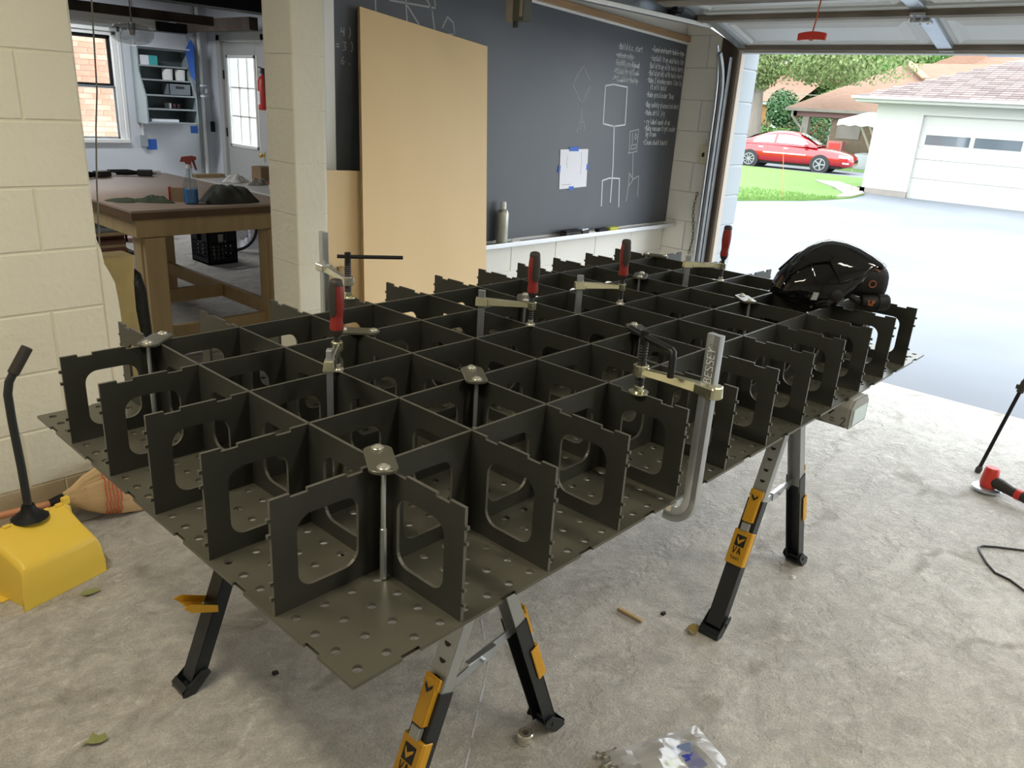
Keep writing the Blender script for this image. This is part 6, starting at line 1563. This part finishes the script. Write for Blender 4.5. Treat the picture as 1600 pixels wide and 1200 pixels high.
t = thing('soda_machine', 'red and tan cabinet standing in the dark carport behind the car', 'cabinet', (37.6, 14.3, -.3)); o = t.location
b = MB(o); b.box((37.5, 13.9, -.33), (37.9, 14.6, .8)); b.build('body', mat('dusty_red', (.42, .16, .15), .6), t)
b = MB(o); b.box((37.48, 13.98, .2), (37.5, 14.5, .7)); b.build('front_panel', M['red_plastic'], t)

oh = thing('orange_brick_house', 'orange brick house with pale roof edge behind the left tree', 'house', (52, 28, -.4)); o = oh.location
OX = 50.0
oa, ob_ = at_x(1150, 160, OX), at_x(1218, 166, OX)
b = MB(o); b.box((OX, ob_.y, -.5), (OX + 8, 36, 2.45)); b.build('wall', M['orange_wall'], oh)
b = MB(o); b.box((OX - .3, ob_.y - 1.3, 2.45), (OX + 8.3, 36, 2.65)); b.build('eave', mat('teal_white_eave', (.34, .40, .39), .6), oh)
b = MB(o); yy_ = ob_.y - 1.3
b.face([(OX - .4, yy_, 2.65), (OX - .4, 36, 2.65), (OX + 4, 36, 4.4), (OX + 4, yy_, 4.4)]); b.face([(OX + 8.4, yy_, 2.65), (OX + 8.4, 36, 2.65), (OX + 4, 36, 4.4), (OX + 4, yy_, 4.4)]); b.build('roof', M['roof_brown'], oh)
b = MB(o); yw = ob_.y + .0; b.box((OX - .05, yw, -.4), (OX, yw + .35, 2.45)); b.build('corner_board', M['trim_white'], oh)
fh = thing('far_house', 'reddish roofed house seen through the trees far behind', 'house', (62, 24, 0)); o = fh.location
fa, fb = at_x(1205, 150, 60), at_x(1300, 150, 60)
b = MB(o); b.box((60, fb.y, -.5), (66, fa.y, 3.4)); b.build('wall', M['pale_concrete'], fh)
b = MB(o); b.face([(59.5, fb.y - .5, 3.4), (59.5, fa.y + .5, 3.4), (63, fa.y + .5, 6.0), (63, fb.y - .5, 6.0)]); b.face([(66.5, fb.y - .5, 3.4), (66.5, fa.y + .5, 3.4), (63, fa.y + .5, 6.0), (63, fb.y - .5, 6.0)]); b.build('roof', mat('rust_roof', (.22, .10, .065), .9), fh)

# ------------------------------------------------------------------ trees and shrubs
def foliage(b, c, r, n, size, rq, hollow=.55, squash=1.0):
    for _ in range(n):
        while True:
            v = Vector((rq.uniform(-1, 1), rq.uniform(-1, 1), rq.uniform(-1, 1)))
            if hollow < v.length < 1: break
        p = Vector((c[0] + v.x * r[0], c[1] + v.y * r[1], c[2] + v.z * r[2]))
        d = (v + Vector((rq.uniform(-.6, .6), rq.uniform(-.6, .6), rq.uniform(-.2, .8)))).normalized()
        u = d.cross(Vector((rq.uniform(-1, 1), rq.uniform(-1, 1), .3))).normalized(); w = d.cross(u)
        s = size * .62 * rq.uniform(.6, 1.3); b.face([p - u * s, p + w * s * .6, p + u * s, p - w * s * .6])
def tree(name, lab, x, y, trunk_r, h0, blobs, m, n, size, seed, lean=0.):
    rq = random.Random(seed); zb = gz(x) - .05
    t = thing(name, lab, 'tree' if trunk_r else 'shrub', (x, y, zb), 'trees and shrubs behind the driveway'); o = t.location
    if trunk_r:
        b = MB(o); b.tube([(x, y, zb), (x, y + lean * .3, zb + h0 * .35), (x + .1, y + lean * .7, zb + h0 * .7), (x, y + lean, zb + h0)], [trunk_r * 1.25, trunk_r, trunk_r * .9, trunk_r * .6], 10); tr = b.build('trunk', M['bark'], t, smooth=50)
        b = MB(o)
        for k in range(6):
            a = rq.uniform(0, 6.28); z0 = zb + h0 * rq.uniform(.5, 1.0); L = rq.uniform(1.2, 2.6)
            b.tube([(x, y + lean * .8, z0), (x + L * .5 * math.cos(a), y + lean + L * .5 * math.sin(a), z0 + L * .4), (x + L * math.cos(a), y + lean + L * math.sin(a), z0 + L * .7)], [trunk_r * .35, trunk_r * .22, trunk_r * .1], 6)
        b.build('branches', M['bark'], tr)
    b = MB(o)
    for c, r in blobs: foliage(b, (x + c[0], y + c[1], zb + c[2]), r, int(n * 2.6), size, rq)
    b.build('foliage', m, t, kind='stuff', fixn=False)
p = at_x(1176, 235, 36)
tree('shade_tree', 'big pale trunked tree left behind the red car', 36.0, p.y, .34, 5.0, [((0, -1.0, 5.4), (2.6, 3.6, 2.0)), ((.5, -4.4, 5.0), (2.2, 2.6, 1.5)), ((0, .4, 4.2), (1.6, 1.0, 1.2)), ((1, -2.5, 4.3), (2, 2.0, .9)), ((0, 2.4, 6.0), (2, 2, 2.0))], M['leaf_yellow'], 800, .15, 41, lean=.5)
p = at_x(1340, 110, 56)
tree('dark_trunk_tree', 'tall green tree with forked branches above the brown roof', 56.0, p.y, .5, 7.0, [((0, 0, 9.5), (4, 5, 3.4)), ((0, -5, 8.0), (3, 4, 3.0)), ((0, 5, 7.5), (3, 4, 3.4)), ((1, -1.5, 5.8), (3, 3.2, 2.0))], M['leaf'], 1200, .26, 43)
p = at_x(1290, 130, 77)
tree('background_tree', 'green tree filling the sky behind the far house', 77.0, p.y + 2, .4, 5.0, [((0, 0, 8), (4, 6, 5)), ((0, 8, 8), (4, 6, 5)), ((0, 15, 8), (4, 6, 6)), ((0, 21, 9), (4, 6, 6))], M['leaf'], 1300, .34, 45)
p = at_x(1400, 110, 66)
tree('background_tree', 'bright green tree behind the brown roof ridge on the right', 66.0, p.y - 3, .4, 5.0, [((0, 1.5, 6), (4, 5, 4.4)), ((0, -6, 7.5), (4, 5, 5)), ((0, -13, 9.5), (4, 6, 5)), ((0, -21, 9), (4, 6, 5)), ((0, -1, 9.5), (4, 6, 3))], M['leaf'], 1300, .32, 46)
p = at_x(1222, 205, 42)
tree('tall_shrub', 'tall dark green shrub between tree trunk and carport', 42.0, p.y, 0, 0, [((0, 0, 1.2), (1.3, 1.4, 1.3)), ((0, .2, 2.6), (.9, .9, 1.0)), ((0, 1.3, .8), (1.2, 1.2, .9))], M['leaf_dark'], 700, .14, 47)
p = at_x(1195, 225, 40)
tree('round_shrub', 'low bright shrub at the foot of the pale tree trunk', 40.0, p.y, 0, 0, [((0, 0, .75), (1.1, 1.0, .9)), ((0, -.9, .8), (1, .9, .8))], M['leaf'], 600, .12, 48)
p = at_x(1300, 150, 47)
tree('ridge_shrub', 'bright leafy shrub showing above the carport roof', 54.5, at_x(1302, 146, 54.5).y, .15, 2.2, [((0, 0, 3.3), (1.4, 2.2, 1.4)), ((0, -2.0, 4.0), (1.4, 1.6, 1.4)), ((0, 2.4, 2.7), (1.3, 1.5, 1.3))], M['leaf'], 700, .17, 49)
p = at_x(1268, 205, 45)
tree('carport_shrub', 'dark shrub seen through the open carport', 46.5, at_x(1268, 205, 46.5).y, 0, 0, [((0, 0, 1.2), (1.0, 1.3, 1.5))], M['leaf_dark'], 600, .14, 50)
# driveway stakes and utility line
for (u, v, v2, m, lab) in ((1158, 303, 253, M['wire_grey'], 'thin dark stake at the left end of the lawn'), (1224, 311, 233, M['orange'], 'thin orange stake in the lawn in front of the red car'), (1331, 300, 263, M['wire_grey'], 'thin dark stake beside the white garage')):
    d = ray(u, v); 
    t_ = ((-.03 + K * 4.6) - CAM_C.z - K * CAM_C.x) / (d.z + K * d.x); q = CAM_C + d * t_; top_ = at(u, v2, 0, q.x)
    b = MB(q); b.cyl(q - Vector((0, 0, .05)), (q.x, top_.y, top_.z), .008, 6)
    b.build('lawn_stake', m, None, label=lab, cat='stake', group='stakes along the lawn')
b = MB((45, 20, 4)); l0, l1 = at_x(1150, 138, 45), at_x(1310, 150, 45)
b.tube([l0 + (l0 - l1) * .3, l0, l0.lerp(l1, .5) - Vector((0, 0, .12)), l1, l1 + (l1 - l0) * .3], .02, 5); b.build('utility_line', M['wire_grey'], None, label='thin utility line crossing in front of the far trees', cat='cable')

# ------------------------------------------------------------------ red sedan
car = thing('red_sedan', 'red four-door sedan parked across the lawn', 'car', (30.9, 13.35, gz(30.9) + .0))
cz = .02
car.rotation_euler.z = math.atan2(-2.67, .51)
def carx(v): return v
LN = [(-2.42, .62, .36), (-2.40, .82, .30), (-2.1, .90, .25), (-1.6, .93, .22), (-.8, .93, .22), (.0, .92, .22), (.7, .90, .22), (1.2, .84, .22), (1.7, .74, .22), (2.1, .62, .24), (2.32, .50, .28), (2.42, .40, .34)]
# body shell: cross sections along the length
stations = [(-2.44, .62, .40, .78), (-2.38, .80, .30, .90), (-2.0, .87, .26, .955), (-1.45, .90, .24, .965), (-.7, .915, .22, .955), (.1, .915, .22, .93), (.75, .91, .22, .90), (1.1, .90, .22, .87), (1.6, .89, .22, .83), (2.0, .86, .23, .775), (2.30, .78, .24, .70), (2.45, .64, .28, .62), (2.52, .50, .34, .54)]
b = MB(); rows = []
for x, w, z0, z1 in stations:
    q = [(x, -w * .80, z0)]
    zs_ = [(1.0 * .94, z0 + (z1 - z0) * .12), (.995, z0 + (z1 - z0) * .40), (1.0, z0 + (z1 - z0) * .58), (.97, z0 + (z1 - z0) * .82), (.90, z0 + (z1 - z0) * .97), (.72, z1 + .012), (.35, z1 + .03), (0, z1 + .036)]
    q += [(x, -w * f, z) for f, z in zs_]
    q += [(x, w * f, z) for f, z in reversed(zs_[:-1])]
    q.append((x, w * .80, z0)); rows.append(q)
R = b.grid(rows, closed=True); b.cap(R[0]); b.cap(R[-1]); b.build('body', M['car_red'], car, smooth=50)
gh = [(-1.80, .965, .60), (-1.30, 1.20, .585), (-.85, 1.355, .56), (-.45, 1.415, .545), (.0, 1.42, .54), (.35, 1.37, .55), (.75, 1.19, .58), (1.18, .94, .63)]
b = MB(); rows = []
for x, z, w in gh:
    zb0 = .92; f = (z - zb0) / .5
    q = [(x, -(.86 - .0 * f), zb0 - .03), (x, -(.86 - (.86 - w - .05) * min(1, f * 1.0)), zb0 + (z - zb0) * .75), (x, -w * .96, z - .03 * min(1, f * 2)), (x, -w * .6, z + .008), (x, 0, z + .016)]
    q += [(p_[0], -p_[1], p_[2]) for p_ in reversed(q[:-1])]; rows.append(q)
R = b.grid(rows); b.build('cabin', M['car_red'], car, smooth=60)
def gw(x, fz):    # point on the cabin side
    for (xa, za, wa), (xb, zb2, wb2) in zip(gh, gh[1:]):
        if xa <= x <= xb:
            t2 = (x - xa) / (xb - xa); z = za + (zb2 - za) * t2; w = wa + (wb2 - wa) * t2; f = (z - .92) / .5; break
    w0, w1 = .86, .86 - (.86 - w - .05) * min(1, f); z0_, z1_ = .89, .92 + (z - .92) * .75
    return (x, w0 + (w1 - w0) * fz, z0_ + (z1_ - z0_) * fz)
for sd in (-1, 1):
    for xs in ([-1.30, -1.15, -.95, -.75, -.50], [-.40, -.15, .10, .35, .62, .80]):
        b = MB(); up_ = []; lo_ = []
        for i, x in enumerate(xs):
            lo = gw(x, .22); hi = gw(x, .97 if not (x < -1.2 or x > .7) else .55)
            lo_.append((lo[0], sd * (lo[1] + .006), lo[2])); up_.append((hi[0], sd * (hi[1] + .006), hi[2]))
        b.grid([lo_, up_]); b.build('side_window', M['car_glass'], car)
b = MB(); b.grid([[(.40, -.50, 1.36), (.41, 0, 1.385), (.40, .50, 1.36)], [(.76, -.55, 1.20), (.78, 0, 1.215), (.76, .55, 1.20)], [(1.12, -.60, .99), (1.14, 0, 1.0), (1.12, .60, .99)]]); 
o_ = b.build('windscreen', M['car_glass'], car); o_.location = (0.012, 0, .016)
b = MB(); b.grid([[(-.9, -.5, 1.355), (-.9, .5, 1.355)], [(-1.3, -.54, 1.215), (-1.3, .54, 1.215)], [(-1.74, -.56, 1.0), (-1.74, .56, 1.0)]]); o_ = b.build('rear_window', M['car_glass'], car); o_.location = (-.01, 0, .016)
for sx in (-1.36, 1.36):
    for sd in (-1, 1):
        c = Vector((sx, sd * .80, .32 - cz))
        b = MB(); b.lathe(c - Vector((0, sd * .06, 0)), (0, sd, 0), [(0, .36), (.175, .36)], 28); wa = b.build('wheel_arch', M['tyre'], car, smooth=40)
        b = MB(); b.lathe(c - Vector((0, sd * .08, 0)), (0, sd, 0), [(0, .27), (.02, .318), (.17, .318), (.198, .29), (.2, .225)], 28); wh = b.build('wheel', M['tyre'], car, smooth=40)
        b = MB(); b.lathe(c + Vector((0, sd * .121, 0)), (0, sd, 0), [(0, .228), (.012, .222), (.012, .196), (0, .190)], 28, caps=False); b.build('rim_ring', M['rim'], wh)
        b = MB()
        for k in range(5 if sx > 0 else 9):
            a = 2 * PI * k / (5 if sx > 0 else 9); v = Vector((math.cos(a), 0, math.sin(a)))
            b.beam(c + Vector((0, sd * .13, 0)) + v * .03, c + Vector((0, sd * .13, 0)) + v * .21, .05 if sx > 0 else .03, .018, up=(0, 1, 0))
        b.cyl(c + Vector((0, sd * .12, 0)), c + Vector((0, sd * .145, 0)), .05, 12); b.build('spokes', M['rim'], wh)
for sd in (-1, 1):
    b = MB(); b.obox((-.02, sd * .917, .60), (.82, 0, 0), (0, .006, 0), (0, 0, .022)); b.build('side_moulding', M['trim_white'], car, bevel=.004)
    b = MB(); b.obox((.78, sd * .96, .955), (.07, 0, 0), (0, .075, 0), (0, 0, .05)); b.build('wing_mirror', M['car_red'], car, bevel=.02)
    for x in (-.95, .02): b = MB(); b.obox((x, sd * .905, .79), (.09, 0, 0), (0, .012, 0), (0, 0, .018)); b.build('door_handle', M['trim_white'], car, bevel=.004)
    b = MB(); b.obox((2.20, sd * .775, .62), (.19, sd * -.075, -.02), (.01, .03, 0), (0, 0, .055)); b.build('headlamp', mat('lamp_lens', (.80, .80, .80), .1, spec=.8), car, bevel=.02)
    b = MB(); b.obox((2.28, sd * .755, .40), (.10, sd * -.05, 0), (.01, .03, 0), (0, 0, .03)); b.build('fog_lamp', bpy.data.materials['lamp_lens'], car, bevel=.01)
    b = MB(); b.obox((-2.38, sd * .72, .75), (.05, 0, 0), (0, .12, 0), (0, 0, .07)); b.build('tail_lamp', M['red_plastic'], car, bevel=.01)
b = MB(); b.obox((.0, 0, .225), (2.1, 0, 0), (0, .80, 0), (0, 0, .045)); b.build('underbody', M['matte_black'], car)
b = MB(); b.obox((2.505, 0, .47), (.02, 0, 0), (0, .38, 0), (0, 0, .06)); b.build('grille', M['matte_black'], car, bevel=.01)

# faint snapped chalk line on the floor under the near sawhorse
b = MB((.62, .2, 0)); rq = random.Random(2); p0, p1, p2 = at(752, 968, 2, .0012), at(764, 1035, 2, .0012), at(727, 1200, 2, .0012)
pl_ = [p0.lerp(p1, k / 6) for k in range(6)] + [p1.lerp(p2, k / 12) for k in range(15)]
for k, (a, c) in enumerate(zip(pl_, pl_[1:])):
    if k % 4 == 3: continue
    w = .0015 + rq.random() * .002; d = (c - a).normalized(); sd_ = Vector((-d.y, d.x, 0)) * w; j = sd_ * rq.uniform(-.5, .5)
    b.face([a + sd_ + j, a - sd_ + j, c - sd_, c + sd_])
fl = bpy.data.objects['floor']
b.o = Vector((0, 0, 0)); 
for v in b.v: v += Vector((.62, .2, 0))
b.build('chalk_line', mat('blue_chalk', (.53, .54, .60), .95), fl, fixn=False)
